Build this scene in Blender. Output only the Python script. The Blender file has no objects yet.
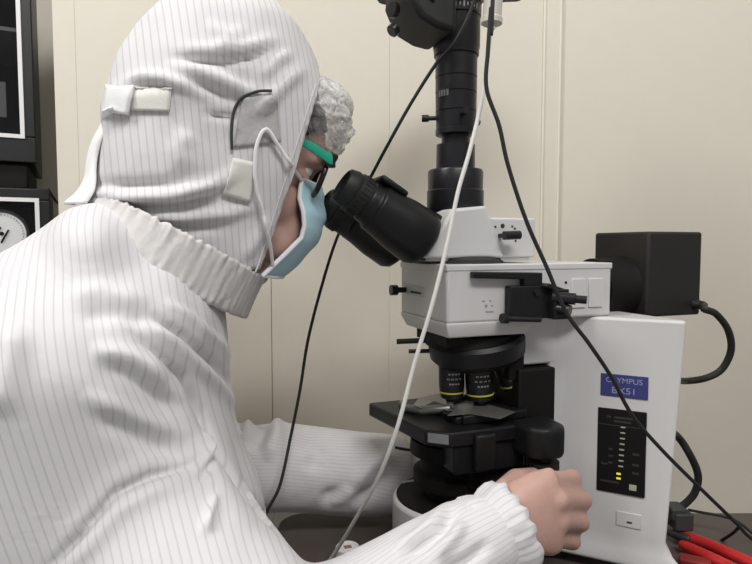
import bpy, bmesh, math, random
import numpy as np
from mathutils import Vector, Matrix, noise
from mathutils.bvhtree import BVHTree

random.seed(7)
SC = bpy.context.scene
COL = SC.collection
PI = math.pi

# ---------------------------------------------------------------- camera
ZC = 1.085                      # camera height; the desk top is at ZC-.335
F, PITCH = 590.0, math.radians(3.5)
cam_d = bpy.data.cameras.new('camera_view')
cam_d.sensor_width = 36.0
cam_d.lens = F / 752 * 36.0
cam_d.clip_start = 0.02
cam = bpy.data.objects.new('camera_view', cam_d)
COL.objects.link(cam)
cam.location = (0, 0, ZC)
cam.rotation_euler = (math.radians(90) - PITCH, 0, 0)
SC.camera = cam

# ---------------------------------------------------------------- world, lamps, exposure
w = bpy.data.worlds.new('room_ambient')
SC.world = w
w.use_nodes = True
w.node_tree.nodes['Background'].inputs[0].default_value = (1.0, 0.99, 0.97, 1)
w.node_tree.nodes['Background'].inputs[1].default_value = 0.30
SC.view_settings.view_transform = 'Standard'
SC.view_settings.look = 'None'
SC.view_settings.exposure = 0.0
SC.view_settings.gamma = 1.0
SC.view_settings.use_curve_mapping = False


def area(name, loc, target, sx, sy, power, col=(1, 1, 1)):
    l = bpy.data.lights.new(name, 'AREA')
    l.shape = 'RECTANGLE'
    l.size, l.size_y = sx, sy
    l.energy = power
    l.color = col
    o = bpy.data.objects.new(name, l)
    COL.objects.link(o)
    o.location = loc
    d = Vector(target) - Vector(loc)
    o.rotation_euler = d.to_track_quat('-Z', 'Y').to_euler()
    return o


area('ceiling_lamp_over_bench', (-0.95, 0.05, 2.5), (-0.2, 0.5, .9), 0.35, 1.2, 31, (1, .985, .97))
area('ceiling_lamp_behind', (0.45, -0.70, 2.5), (0.3, 0.6, .9), 1.2, 0.35, 26, (1, .985, .97))


# ---------------------------------------------------------------- helpers
def P(px, py, Y):
    """a point of the photograph put at its own distance Y"""
    dx = (px - 376) / F
    dy = (282 - py) / F
    y = math.cos(PITCH) + dy * math.sin(PITCH)
    z = -math.sin(PITCH) + dy * math.cos(PITCH)
    return Vector((dx / y * Y, Y, ZC + z / y * Y))


def project(co):
    """numpy world coordinates (n,3) to pixels"""
    x, y, z = co[:, 0], co[:, 1], co[:, 2] - ZC
    c, s = math.cos(PITCH), math.sin(PITCH)
    d = y * c - z * s
    up = y * s + z * c
    d = np.where(d < 1e-3, 1e-3, d)
    return 376 + F * x / d, 282 - F * up / d


def mat(name, col, rough=0.5, metal=0.0, bump=0.0, bscale=60.0, var=0.0, spec=0.4, sub=0.0, coat=0.0):
    m = bpy.data.materials.new(name)
    m.use_nodes = True
    nt = m.node_tree
    b = nt.nodes['Principled BSDF']
    b.inputs['Base Color'].default_value = (*col, 1)
    b.inputs['Roughness'].default_value = rough
    b.inputs['Metallic'].default_value = metal
    b.inputs['Specular IOR Level'].default_value = spec
    if sub:
        b.inputs['Subsurface Weight'].default_value = sub
        b.inputs['Subsurface Radius'].default_value = (0.012, 0.005, 0.003)
        b.inputs['Subsurface Scale'].default_value = 0.5
    if coat:
        b.inputs['Coat Weight'].default_value = coat
    tc = nt.nodes.new('ShaderNodeTexCoord')
    nz = nt.nodes.new('ShaderNodeTexNoise')
    nz.inputs['Scale'].default_value = bscale
    nz.inputs['Detail'].default_value = 4
    nt.links.new(tc.outputs['Object'], nz.inputs['Vector'])
    if var:
        mx = nt.nodes.new('ShaderNodeMix')
        mx.data_type = 'RGBA'
        mx.inputs[6].default_value = (*[c * (1 - var) for c in col], 1)
        mx.inputs[7].default_value = (*[min(1, c * (1 + var)) for c in col], 1)
        nt.links.new(nz.outputs['Fac'], mx.inputs[0])
        nt.links.new(mx.outputs[2], b.inputs['Base Color'])
    if bump:
        bp = nt.nodes.new('ShaderNodeBump')
        bp.inputs['Strength'].default_value = bump
        bp.inputs['Distance'].default_value = 0.002
        nt.links.new(nz.outputs['Fac'], bp.inputs['Height'])
        nt.links.new(bp.outputs['Normal'], b.inputs['Normal'])
    return m


def mat_emit(name, col, strength):
    m = bpy.data.materials.new(name)
    m.use_nodes = True
    b = m.node_tree.nodes['Principled BSDF']
    b.inputs['Base Color'].default_value = (*col, 1)
    b.inputs['Emission Color'].default_value = (*col, 1)
    b.inputs['Emission Strength'].default_value = strength
    return m


def mat_glass(name, alpha, col=(.02, .02, .025), rough=.03):
    m = bpy.data.materials.new(name)
    m.use_nodes = True
    nt = m.node_tree
    b = nt.nodes['Principled BSDF']
    b.inputs['Base Color'].default_value = (*col, 1)
    b.inputs['Roughness'].default_value = rough
    b.inputs['Alpha'].default_value = alpha
    return m


class MB:
    """collects shapes into one bmesh"""

    def __init__(self):
        self.bm = bmesh.new()

    def _add(self, verts, faces):
        vs = [self.bm.verts.new(v) for v in verts]
        for f in faces:
            try:
                self.bm.faces.new([vs[i] for i in f])
            except ValueError:
                pass
        return vs

    def prism(self, bottom, top):
        n = len(bottom)
        self._add(list(bottom) + list(top),
                  [list(range(n))[::-1], list(range(n, 2 * n))] +
                  [[i, (i + 1) % n, n + (i + 1) % n, n + i] for i in range(n)])
        return self

    def rings(self, rings, cap=True, close=False):
        n = len(rings[0])
        vs = [v for r in rings for v in r]
        fs = []
        m = len(rings)
        for j in range(m - 1 if not close else m):
            a, b = j * n, ((j + 1) % m) * n
            for i in range(n):
                k = (i + 1) % n
                fs.append([a + i, a + k, b + k, b + i])
        if cap and not close:
            fs.append(list(range(n))[::-1])
            fs.append(list(range((m - 1) * n, m * n)))
        self._add(vs, fs)
        return self

    def lathe(self, o, axis, prof, n=40, cap=True):
        """prof: (distance along axis, radius)"""
        o = Vector(o)
        a = Vector(axis).normalized()
        t = a.orthogonal().normalized()
        s = a.cross(t)
        self.rings([[o + a * d + (t * math.cos(2 * PI * i / n) + s * math.sin(2 * PI * i / n)) * r
                     for i in range(n)] for d, r in prof], cap)
        return self

    def cyl(self, p0, p1, r0, r1=None, n=28):
        p0, p1 = Vector(p0), Vector(p1)
        return self.lathe(p0, p1 - p0, [(0, r0), ((p1 - p0).length, r0 if r1 is None else r1)], n)

    def tube(self, pts, r, n=12, cap=True):
        """r: number or list"""
        pts = [Vector(p) for p in pts]
        rs = r if isinstance(r, (list, tuple)) else [r] * len(pts)
        tang = []
        for i in range(len(pts)):
            a = pts[max(0, i - 1)]
            b = pts[min(len(pts) - 1, i + 1)]
            tang.append((b - a).normalized())
        t = tang[0].orthogonal().normalized()
        rings = []
        for i, p in enumerate(pts):
            t = (t - tang[i] * t.dot(tang[i])).normalized()
            s = tang[i].cross(t)
            rings.append([p + (t * math.cos(2 * PI * k / n) + s * math.sin(2 * PI * k / n)) * rs[i] for k in range(n)])
        return self.rings(rings, cap)

    def ellipsoid(self, c, ax, n=24, m=14):
        """ax: three semi-axis vectors"""
        c = Vector(c)
        a, b, d = [Vector(v) for v in ax]
        rings = []
        for j in range(m + 1):
            th = PI * (j + .02) / (m + .04)
            rings.append([c + d * math.cos(th) + (a * math.cos(2 * PI * i / n) + b * math.sin(2 * PI * i / n)) * math.sin(th)
                          for i in range(n)])
        return self.rings(rings)

    def box(self, c, s, M=None):
        c = Vector(c)
        h = Vector(s) / 2
        v = []
        for z in (-1, 1):
            for x, y in ((-1, -1), (1, -1), (1, 1), (-1, 1)):
                q = Vector((x * h.x, y * h.y, z * h.z))
                v.append(c + (M @ q if M else q))
        self._add(v, [[3, 2, 1, 0], [4, 5, 6, 7], [0, 1, 5, 4], [1, 2, 6, 5], [2, 3, 7, 6], [3, 0, 4, 7]])
        return self

    def grid(self, rows):
        n = len(rows[0])
        self._add([p for r in rows for p in r],
                  [[j * n + i, j * n + i + 1, (j + 1) * n + i + 1, (j + 1) * n + i]
                   for j in range(len(rows) - 1) for i in range(n - 1)])
        return self


def obj(name, mb, m, parent=None, bevel=0.0, smooth=True, solid=0.0, segs=3, angle=35):
    me = bpy.data.meshes.new(name)
    if isinstance(mb, MB):
        bmesh.ops.recalc_face_normals(mb.bm, faces=mb.bm.faces)
        mb.bm.to_mesh(me)
        mb.bm.free()
    else:
        me = mb
        me.name = name
    o = bpy.data.objects.new(name, me)
    COL.objects.link(o)
    if m:
        me.materials.append(m)
    if smooth:
        me.polygons.foreach_set('use_smooth', [True] * len(me.polygons))
        me.set_sharp_from_angle(angle=math.radians(angle))
    if solid:
        s = o.modifiers.new('thickness', 'SOLIDIFY')
        s.thickness = solid
        s.offset = 0
    if bevel:
        b = o.modifiers.new('bevel', 'BEVEL')
        b.width = bevel
        b.segments = segs
        b.limit_method = 'ANGLE'
        b.angle_limit = math.radians(35)
        b.harden_normals = False
    if parent:
        o.parent = parent
    return o


def empty(name, loc=(0, 0, 0), rz=0):
    o = bpy.data.objects.new(name, None)
    o.empty_display_size = .05
    COL.objects.link(o)
    o.location = loc
    o.rotation_euler = (0, 0, rz)
    return o


def tag(o, label=None, cat=None, group=None, kind=None):
    if label:
        o['label'] = label
    if cat:
        o['category'] = cat
    if group:
        o['group'] = group
    if kind:
        o['kind'] = kind
    return o


def spline(pts, n=12):
    """Catmull-Rom through points"""
    pts = [Vector(p) for p in pts]
    q = [pts[0] * 2 - pts[1]] + pts + [pts[-1] * 2 - pts[-2]]
    out = []
    for i in range(1, len(q) - 2):
        for k in range(n):
            t = k / n
            a, b, c, d = q[i - 1], q[i], q[i + 1], q[i + 2]
            out.append(.5 * ((2 * b) + (c - a) * t + (2 * a - 5 * b + 4 * c - d) * t * t + (3 * b - a - 3 * c + d) * t ** 3))
    out.append(pts[-1])
    return out


def text_mesh(body, size, depth=.0002):
    c = bpy.data.curves.new('lettering', 'FONT')
    c.body = body
    c.size = size
    c.align_x = 'CENTER'
    c.align_y = 'CENTER'
    c.extrude = depth
    o = bpy.data.objects.new('lettering', c)
    COL.objects.link(o)
    dg = bpy.context.evaluated_depsgraph_get()
    me = bpy.data.meshes.new_from_object(o.evaluated_get(dg))
    bpy.data.objects.remove(o)
    return me


def evaluated(o):
    dg = bpy.context.evaluated_depsgraph_get()
    return bpy.data.meshes.new_from_object(o.evaluated_get(dg))


def remesh(mb, voxel, smooth=8, subdiv=0, post=0):
    """union of the collected shapes as one continuous skin; returns a mesh"""
    me = bpy.data.meshes.new('skin')
    bmesh.ops.recalc_face_normals(mb.bm, faces=mb.bm.faces)
    mb.bm.to_mesh(me)
    mb.bm.free()
    o = bpy.data.objects.new('skin', me)
    COL.objects.link(o)
    r = o.modifiers.new('r', 'REMESH')
    r.mode = 'VOXEL'
    r.voxel_size = voxel
    m2 = evaluated(o)
    o.modifiers.clear()
    o.data = m2
    laplace(m2, smooth)
    if subdiv:
        s = o.modifiers.new('s', 'SUBSURF')
        s.levels = subdiv
        m3 = evaluated(o)
        o.modifiers.clear()
        o.data = m3
        m2 = m3
    bpy.data.objects.remove(o)
    return m2


def get_co(me):
    a = np.empty(len(me.vertices) * 3, dtype=np.float32)
    me.vertices.foreach_get('co', a)
    return a.reshape(-1, 3).astype(np.float64)


def get_no(me):
    a = np.empty(len(me.vertices) * 3, dtype=np.float32)
    me.vertex_normals.foreach_get('vector', a)
    return a.reshape(-1, 3).astype(np.float64)


def set_co(me, co):
    me.vertices.foreach_set('co', co.astype(np.float32).ravel())
    me.update()


def laplace(me, it, fac=.5):
    if not it:
        return
    e = np.empty(len(me.edges) * 2, dtype=np.int32)
    me.edges.foreach_get('vertices', e)
    e = e.reshape(-1, 2)
    co = get_co(me)
    n = len(co)
    deg = np.bincount(e.ravel(), minlength=n).astype(float)
    deg[deg == 0] = 1
    for _ in range(it):
        acc = np.zeros_like(co)
        for k in range(3):
            acc[:, k] = np.bincount(e[:, 0], co[e[:, 1], k], n) + np.bincount(e[:, 1], co[e[:, 0], k], n)
        co += fac * (acc / deg[:, None] - co)
    set_co(me, co)


def cloth_noise(me, specs, seed=0.0):
    """specs: (scale vector, amplitude): gentle wrinkles pushed along the normals"""
    co, no = get_co(me), get_no(me)
    d = np.zeros(len(co))
    for sc, amp, off in specs:
        s = Vector(sc)
        o = Vector((off + seed, off * 1.7, -off))
        d += amp * np.array([noise.noise(Vector((c[0] * s.x, c[1] * s.y, c[2] * s.z)) + o) for c in co])
    set_co(me, co + no * d[:, None])


def folds(me, items):
    """items: (polyline in the photograph, width, height): ridges (+) and creases (-) on the side facing the camera"""
    co, no = get_co(me), get_no(me)
    x, y = project(co)
    view = np.array([0, 0, ZC]) - co
    facing = (no * view).sum(1) > 0
    d = np.zeros(len(co))
    for line, wd, h in items:
        best = np.full(len(co), 1e9)
        tpos = np.zeros(len(co))
        L = 0
        segs = []
        for a, b in zip(line[:-1], line[1:]):
            segs.append((a, b, L))
            L += math.dist(a, b)
        for a, b, l0 in segs:
            ax, ay = a
            bx, by = b[0] - ax, b[1] - ay
            ll = bx * bx + by * by
            t = np.clip(((x - ax) * bx + (y - ay) * by) / ll, 0, 1)
            q = np.hypot(x - ax - t * bx, y - ay - t * by)
            sel = q < best
            best = np.where(sel, q, best)
            tpos = np.where(sel, (l0 + t * math.sqrt(ll)) / L, tpos)
        fade = np.minimum(1, np.minimum(tpos, 1 - tpos) * 4 + .04)
        d += np.where(facing, h * np.exp(-(best / wd) ** 2) * fade, 0)
    set_co(me, co + no * d[:, None])


# ---------------------------------------------------------------- materials
M = dict(
    wall=mat('cream wall panel', (.655, .612, .522), .55, bump=.03, bscale=40, var=.02),
    wallshade=mat('wall with painted recess shade', (.50, .47, .40), .6, var=.03, bscale=8),  # darker copy of the wall tone: shade of the recess put into the colour
    floor=mat('grey vinyl floor', (.38, .39, .38), .4, var=.06, bscale=20),
    ceil=mat('white ceiling', (.8, .8, .78), .7),
    desk=mat('dark brown desk laminate', (.095, .078, .070), .42, var=.08, bscale=90),
    steel=mat('brushed steel', (.55, .55, .56), .3, 1.0),
    white=mat('white enamel', (.60, .595, .59), .38, bump=.01, bscale=400),
    whitegrey=mat('pale grey enamel', (.50, .50, .49), .45),
    black=mat('black crackle enamel', (.009, .009, .010), .42, bump=.05, bscale=500, spec=.3),
    blackmatt=mat('matt black paint', (.008, .007, .007), .62, bump=.04, bscale=300, spec=.2),
    blacksatin=mat('satin black anodised metal', (.016, .015, .018), .33, 0.2),
    rubber=mat('black rubber', (.012, .012, .012), .55),
    cable=mat('black cable rubber', (.014, .014, .014), .5),
    whitecable=mat('white cable sheath', (.66, .65, .62), .4),
    blue=mat('blue badge', (.045, .05, .20), .35),
    bluetext=mat('pale badge lettering', (.30, .33, .48), .4),
    yellow=mat('yellow ring', (.55, .52, .06), .4),
    silver=mat('silver print', (.36, .36, .36), .4, .3),
    dimprint=mat('dim grey print', (.035, .035, .035), .5),
    ledbar=mat_emit('grey display bar', (.36, .35, .30), .06),
    ledon=mat_emit('lit yellow bar', (.80, .74, .04), .45),
    ledpad=mat_emit('pale green key', (.34, .38, .24), .10),
    skin=mat('skin', (.50, .310, .260), .5, bump=.12, bscale=260, var=.06, sub=.12),
    faceskin=mat('face skin', (.56, .325, .235), .5, bump=.08, bscale=300, var=.06, sub=.12),
    hair=mat('dark brown hair', (.02, .014, .01), .5),
    eye=mat('eye white', (.75, .72, .70), .2),
    teal=mat('teal plastic', (.02, .33, .22), .35),
    frame=mat('black spectacle plastic', (.01, .01, .011), .25),
    lens=mat_glass('spectacle lens', .18, (.05, .06, .07)),
    mask=mat('pale blue mask fabric', (.40, .60, .68), .8, bump=.15, bscale=700),
    maskedge=mat('white mask edge', (.80, .82, .85), .8),
    loop=mat('white elastic loop', (.80, .79, .80), .7),
    patch=mat('beige fastening patch', (.60, .56, .49), .8, bump=.2, bscale=500),
    cream=mat('off white webbing', (.70, .69, .64), .75, bump=.1, bscale=500),
    tab=mat('white fabric tab', (.80, .80, .80), .75, bump=.1, bscale=300),
    red=mat('red plastic grip', (.50, .020, .022), .38, bump=.05, bscale=300),
    darkred=mat('dark red plastic', (.25, .02, .018), .5),
    plug=mat('grey plug plastic', (.05, .05, .052), .5),
    jar=mat('white plastic cap', (.72, .72, .72), .35),
    jarglass=mat('frosted vial', (.62, .63, .63), .3),
    jarmark=mat('dull red mark', (.32, .13, .12), .6),
    cab=mat('black cabinet enamel', (.016, .016, .018), .4),
    cabin=mat('dark cabinet inside', (.045, .045, .048), .5),
    trimw=mat('white door gasket', (.80, .80, .80), .5),
    dial=mat('white dial face', (.66, .67, .68), .4),
    pane=mat_glass('tinted door pane', .35, (.012, .012, .014), .05),
    paper=mat('pale grey card', (.42, .42, .42), .7),
)


def mat_coverall(name, base, line, period=.0052, width=.22, bump=.25):
    m = bpy.data.materials.new(name)
    m.use_nodes = True
    nt = m.node_tree
    b = nt.nodes['Principled BSDF']
    b.inputs['Roughness'].default_value = .78
    b.inputs['Specular IOR Level'].default_value = .25
    b.inputs['Sheen Weight'].default_value = .08
    uv = nt.nodes.new('ShaderNodeUVMap')
    sp = nt.nodes.new('ShaderNodeSeparateXYZ')
    nt.links.new(uv.outputs['UV'], sp.inputs[0])
    dv = nt.nodes.new('ShaderNodeMath')
    dv.operation = 'DIVIDE'
    dv.inputs[1].default_value = period
    nt.links.new(sp.outputs['X'], dv.inputs[0])
    fr = nt.nodes.new('ShaderNodeMath')
    fr.operation = 'FRACT'
    nt.links.new(dv.outputs[0], fr.inputs[0])
    rp = nt.nodes.new('ShaderNodeValToRGB')
    e = rp.color_ramp.elements
    e[0].position = 0.5 - width / 2 - .06
    e[0].color = (*base, 1)
    e[1].position = 0.5 - width / 2 + .04
    e[1].color = (*line, 1)
    a = rp.color_ramp.elements.new(0.5 + width / 2 - .04)
    a.color = (*line, 1)
    a = rp.color_ramp.elements.new(0.5 + width / 2 + .06)
    a.color = (*base, 1)
    nt.links.new(fr.outputs[0], rp.inputs[0])
    nt.links.new(rp.outputs[0], b.inputs['Base Color'])
    tc = nt.nodes.new('ShaderNodeTexCoord')
    n1 = nt.nodes.new('ShaderNodeTexNoise')
    n1.inputs['Scale'].default_value = 22
    n1.inputs['Detail'].default_value = 5
    n1.inputs['Distortion'].default_value = .8
    nt.links.new(tc.outputs['Object'], n1.inputs['Vector'])
    bp = nt.nodes.new('ShaderNodeBump')
    bp.inputs['Strength'].default_value = bump
    bp.inputs['Distance'].default_value = .006
    nt.links.new(n1.outputs['Fac'], bp.inputs['Height'])
    n2 = nt.nodes.new('ShaderNodeTexNoise')
    n2.noise_type = 'RIDGED_MULTIFRACTAL'
    n2.normalize = True
    n2.inputs['Scale'].default_value = 7
    n2.inputs['Detail'].default_value = 2.5
    n2.inputs['Distortion'].default_value = .5
    nt.links.new(tc.outputs['Object'], n2.inputs['Vector'])
    b2 = nt.nodes.new('ShaderNodeBump')
    b2.inputs['Strength'].default_value = .30
    b2.inputs['Distance'].default_value = .012
    nt.links.new(n2.outputs['Fac'], b2.inputs['Height'])
    nt.links.new(bp.outputs['Normal'], b2.inputs['Normal'])
    nt.links.new(b2.outputs['Normal'], b.inputs['Normal'])
    return m


M['coverall'] = mat_coverall('striped coverall fabric', (.68, .665, .68), (.555, .545, .565), width=.16)
M['hood'] = mat_coverall('striped hood fabric', (.67, .655, .665), (.52, .51, .53), width=.15)


def mat_net(name):
    m = bpy.data.materials.new(name)
    m.use_nodes = True
    nt = m.node_tree
    out = nt.nodes['Material Output']
    b = nt.nodes['Principled BSDF']
    b.inputs['Base Color'].default_value = (.86, .85, .86, 1)
    b.inputs['Roughness'].default_value = .85
    tc = nt.nodes.new('ShaderNodeTexCoord')
    n1 = nt.nodes.new('ShaderNodeTexNoise')
    n1.inputs['Scale'].default_value = 60
    n1.inputs['Detail'].default_value = 6
    n1.inputs['Distortion'].default_value = 3.0
    nt.links.new(tc.outputs['Object'], n1.inputs['Vector'])
    rp = nt.nodes.new('ShaderNodeMapRange')
    rp.inputs['From Min'].default_value = .35
    rp.inputs['From Max'].default_value = .65
    rp.inputs['To Min'].default_value = .25
    rp.inputs['To Max'].default_value = .85
    nt.links.new(n1.outputs['Fac'], rp.inputs['Value'])
    tr = nt.nodes.new('ShaderNodeBsdfTransparent')
    mx = nt.nodes.new('ShaderNodeMixShader')
    nt.links.new(rp.outputs[0], mx.inputs[0])
    nt.links.new(tr.outputs[0], mx.inputs[1])
    nt.links.new(b.outputs[0], mx.inputs[2])
    nt.links.new(mx.outputs[0], out.inputs[0])
    bp = nt.nodes.new('ShaderNodeBump')
    bp.inputs['Strength'].default_value = .6
    bp.inputs['Distance'].default_value = .006
    nt.links.new(n1.outputs['Fac'], bp.inputs['Height'])
    nt.links.new(bp.outputs['Normal'], b.inputs['Normal'])
    return m


M['band'] = mat('gathered band with painted shade', (.60, .58, .57), .85, bump=.35, bscale=140, var=.06)  # greyer than the coverall: shade below the head put into the colour
M['net'] = mat_net('bouffant net fabric')

# ---------------------------------------------------------------- the setting
WY = 0.82                       # face of the back wall
DZ = ZC - .335                  # desk top
xl = P(58, 200, WY).x
# back wall: panels with thin joints
mb = MB()
seams = [xl, P(80, 200, WY).x, P(271.5, 330, WY).x, P(389.5, 100, WY).x, P(543, 100, WY).x, P(559, 100, WY).x, 1.15, 1.75]
for i, (a, b) in enumerate(zip(seams[:-1], seams[1:])):
    back = WY + (.001 if i % 3 == 2 else 0.0)
    if i == 4:
        back = WY - .0015
    mb.box(((a + b) / 2, back + .02, 1.3), (b - a, .04, 2.6))
mb.box(((seams[0] + seams[-1]) / 2, WY + .07, 1.3), (seams[-1] - seams[0], .06, 2.6))
tag(obj('wall_back', mb, M['wall'], bevel=.0007, segs=2), kind='structure')
for k, px in enumerate((543, 559)):
    mb = MB().box((P(px, 100, WY).x, WY - .0015, 1.3), (.003, .003, 2.6))
    tag(obj('trim_%d' % (k + 1), mb, mat('pale joint strip', (.74, .70, .60), .5), bevel=.0008), kind='structure')
tag(obj('wall_left', MB().box((-1.0, 1.33, 1.3), (2.2, .06, 2.6)), M['wallshade']), kind='structure')
tag(obj('floor', MB().box((.1, .1, -.03), (4.4, 3.0, .06)), M['floor']), kind='structure')
tag(obj('ceiling', MB().box((.1, .1, 2.63), (4.4, 3.0, .06)), M['ceil']), kind='structure')

# desk
desk = empty('desk', (.6, .45, 0))
tag(desk, 'dark brown laminate desk along the cream wall carrying the microscope', 'desk')
x0, x1, y0, y1, r = -.118, 1.4, .16, .725, .03
pl = []
for cx, cy, a0 in ((x1 - r, y1 - r, 0), (x0 + r, y1 - r, 90), (x0 + r, y0 + r, 180), (x1 - r, y0 + r, 270)):
    for k in range(7):
        a = math.radians(a0 + k * 15)
        pl.append((cx + r * math.cos(a), cy + r * math.sin(a)))
off = Vector((-.6, -.45, 0))
mb = MB().prism([Vector((x, y, DZ - .028)) + off for x, y in pl], [Vector((x, y, DZ)) + off for x, y in pl])
obj('tabletop', mb, M['desk'], desk, bevel=.004)
for lx in (.25, 1.3):
    for ly in (.22, .69):
        obj('leg', MB().box(Vector((lx, ly, (DZ - .028) / 2)) + off, (.04, .04, DZ - .028)), M['steel'], desk, bevel=.004)

# drying cabinets in the recess at the left, behind the person
CR = math.radians(27)


def cabinet(px, Y, ztop, zbot, width, label, dial):
    fr = P(px, 200, Y)
    ex = Vector((math.cos(CR), math.sin(CR), 0))
    c = Vector((fr.x, Y, 0)) - ex * width / 2
    root = empty('drying_cabinet', (c.x, c.y, zbot), CR)
    tag(root, label, 'cabinet', 'desiccator cabinets behind the person')
    H = ztop - zbot
    D = .24
    mb = MB()
    t = .012
    mb.box((0, D / 2 + .02, t / 2), (width - .006, D, t)).box((0, D / 2 + .02, H - t / 2), (width - .006, D, t))
    mb.box((-width / 2 + t / 2 + .003, D / 2 + .02, H / 2), (t, D, H - 2 * t)).box((width / 2 - t / 2 - .003, D / 2 + .02, H / 2), (t, D, H - 2 * t))
    mb.box((0, D + .014, H / 2), (width - .03, t, H - 2 * t))
    obj('body', mb, M['cab'], root, bevel=.002)
    obj('shelf', MB().box((0, D / 2 + .02, H * .55), (width - .032, D - .03, .006)), M['whitegrey'], root)
    fw = .018
    lo = .04
    mb = MB()
    mb.box((0, .010, H - fw / 2), (width, .018, fw)).box((0, .010, lo / 2), (width, .018, lo))
    mb.box((-width / 2 + fw / 2, .010, H / 2 + (lo - fw) / 2), (fw, .018, H - fw - lo)).box((width / 2 - fw / 2, .010, H / 2 + (lo - fw) / 2), (fw, .018, H - fw - lo))
    door = obj('door', mb, M['cab'], root, bevel=.002)
    g = MB()
    gw = .006
    a, b, z0, z1 = -width / 2 + fw, width / 2 - fw, lo, H - fw
    g.box(((a + b) / 2, .0005, z1), (b - a + gw, .004, gw)).box(((a + b) / 2, .0005, z0), (b - a + gw, .004, gw))
    g.box((a, .0005, (z0 + z1) / 2), (gw, .004, z1 - z0 - gw)).box((b, .0005, (z0 + z1) / 2), (gw, .004, z1 - z0 - gw))
    obj('gasket', g, M['trimw'], door)
    obj('pane', MB().box((0, .012, (z0 + z1) / 2), (b - a - .002, .004, z1 - z0 - .002)), M['pane'], door)
    return root, door, H


rt, dr, H1 = cabinet(38, .95, P(30, -90, .95).z, P(30, 163, .95).z, .40,
                     'upper black glass-door drying cabinet with a pale card behind its pane', False)
obj('card', MB().box((.135, .050, .105), (.045, .002, .056)), M['paper'], rt)
rt2, dr2, H2 = cabinet(50, .93, P(30, 189, .93).z, P(30, 189, .93).z - .42, .44,
                       'lower black drying cabinet with a round white dial in its door', True)
# dial on the lower cabinet
dc = P(4, 234, .93)
dl = Matrix.Rotation(-CR, 3, 'Z') @ (dc - rt2.location)
dpos = Vector((dl.x, -.002, dl.z))
d = obj('dial', MB().lathe(dpos + Vector((0, .012, 0)), (0, -1, 0), [(0, .034), (.006, .034), (.008, .032), (.0082, .0)], 48), M['dial'], dr2)
obj('dial_rim', MB().lathe(dpos + Vector((0, .012, 0)), (0, -1, 0), [(0, .0365), (.010, .0365), (.010, .033), (.006, .033)], 48, False), M['cab'], d)
mb = MB()
for k in range(40):
    a = 2 * PI * k / 40
    rr = .0285
    q = dpos + Vector((rr * math.cos(a), .0032, rr * math.sin(a)))
    mb.box(q, (.0034 if k % 5 == 0 else .002, .0006, .0007), Matrix.Rotation(-a, 3, 'Y'))
obj('scale_marks', mb, M['dimprint'], d)
a = math.radians(118)
mb = MB().box(dpos + Vector((.004, .003, -.004)), (.022, .0012, .0026), Matrix.Rotation(a, 3, 'Y'))
mb.lathe(dpos + Vector((0, .0042, 0)), (0, -1, 0), [(0, .003), (.002, .003)], 16)
mb.box(dpos + Vector((-.003, .003, .006)), (.009, .0012, .0022), Matrix.Rotation(a, 3, 'Y'))
obj('needle', mb, M['blackmatt'], d)
# the lower cabinet's rest for the upper one, and its stand
cs = empty('cabinet_stand', (rt2.location.x, rt2.location.y, 0), CR)
tag(cs, 'low black stand under the lower drying cabinet', 'stand')
zs = rt2.location.z
obj('stand_top', MB().box((0, .14, zs - .015), (.46, .30, .03)), M['cab'], cs, bevel=.003)
for sx in (-.2, .2):
    for sy in (.02, .26):
        obj('leg', MB().box((sx, sy, (zs - .03) / 2), (.03, .03, zs - .03)), M['cab'], cs)
zr0, zr1 = rt2.location.z + H2, rt.location.z
mb = MB().box((0, .13, (zr1 - zr0) / 2), (.375, .24, zr1 - zr0 - .0006))
b = obj('drying_unit', mb, M['blackmatt'], None, bevel=.004)
b.location = (rt.location.x, rt.location.y, zr0 + .0003)
b.rotation_euler = (0, 0, CR)
tag(b, 'flat black drying unit between the two stacked cabinets', 'drying unit')
mb = MB().tube(spline([P(48, 189, .975), P(53, 197, .985), P(58, 203, .99), P(63, 207, .995), P(64, 260, 1.0)], 8), .0022, 8)
tag(obj('power_cord', mb, M['cable']), 'short black cord hanging beside the lower drying cabinet', 'cord')

# ---------------------------------------------------------------- the microscope
MA = math.radians(20)
EU = Vector((math.cos(MA), math.sin(MA), 0))
EV = Vector((math.sin(MA), -math.cos(MA), 0))
MO = Vector((.08, .6, DZ))
scope = empty('microscope', MO, MA)
tag(scope, 'white and black upright laboratory microscope with lamp housing, on the dark desk', 'microscope')


def L(u, v, h):
    return Vector((u, -v, h))


def W(u, v, h):
    return MO + EU * u + EV * v + Vector((0, 0, h))


def side(poly, v0, v1):
    return [L(u, v0, h) for u, h in poly], [L(u, v1, h) for u, h in poly]


def plan(poly, h0, h1):
    return [L(u, v, h0) for u, v in poly], [L(u, v, h1) for u, v in poly]


def uv_of(px, py, v):
    dx = (px - 376) / F
    dy = (282 - py) / F
    y = math.cos(PITCH) + dy * math.sin(PITCH)
    z = -math.sin(PITCH) + dy * math.cos(PITCH)
    k = dx / y
    u = (k * (MO.y + v * EV.y) - MO.x - v * EV.x) / (EU.x - k * EU.y)
    Y = MO.y + u * EU.y + v * EV.y
    return u, ZC + z / y * Y - DZ


def lbox(mb, u0, u1, v0, v1, h0, h1):
    mb.box(L((u0 + u1) / 2, (v0 + v1) / 2, (h0 + h1) / 2), (u1 - u0, v1 - v0, h1 - h0))
    return mb


# stand: rounded foot, narrow waist, flared rear column
FT = Vector((.682, .7315))     # direction of the flared face in (u, v)
FN = Vector((-.7315, .682))
FO = Vector((.1017, .0189))


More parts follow.
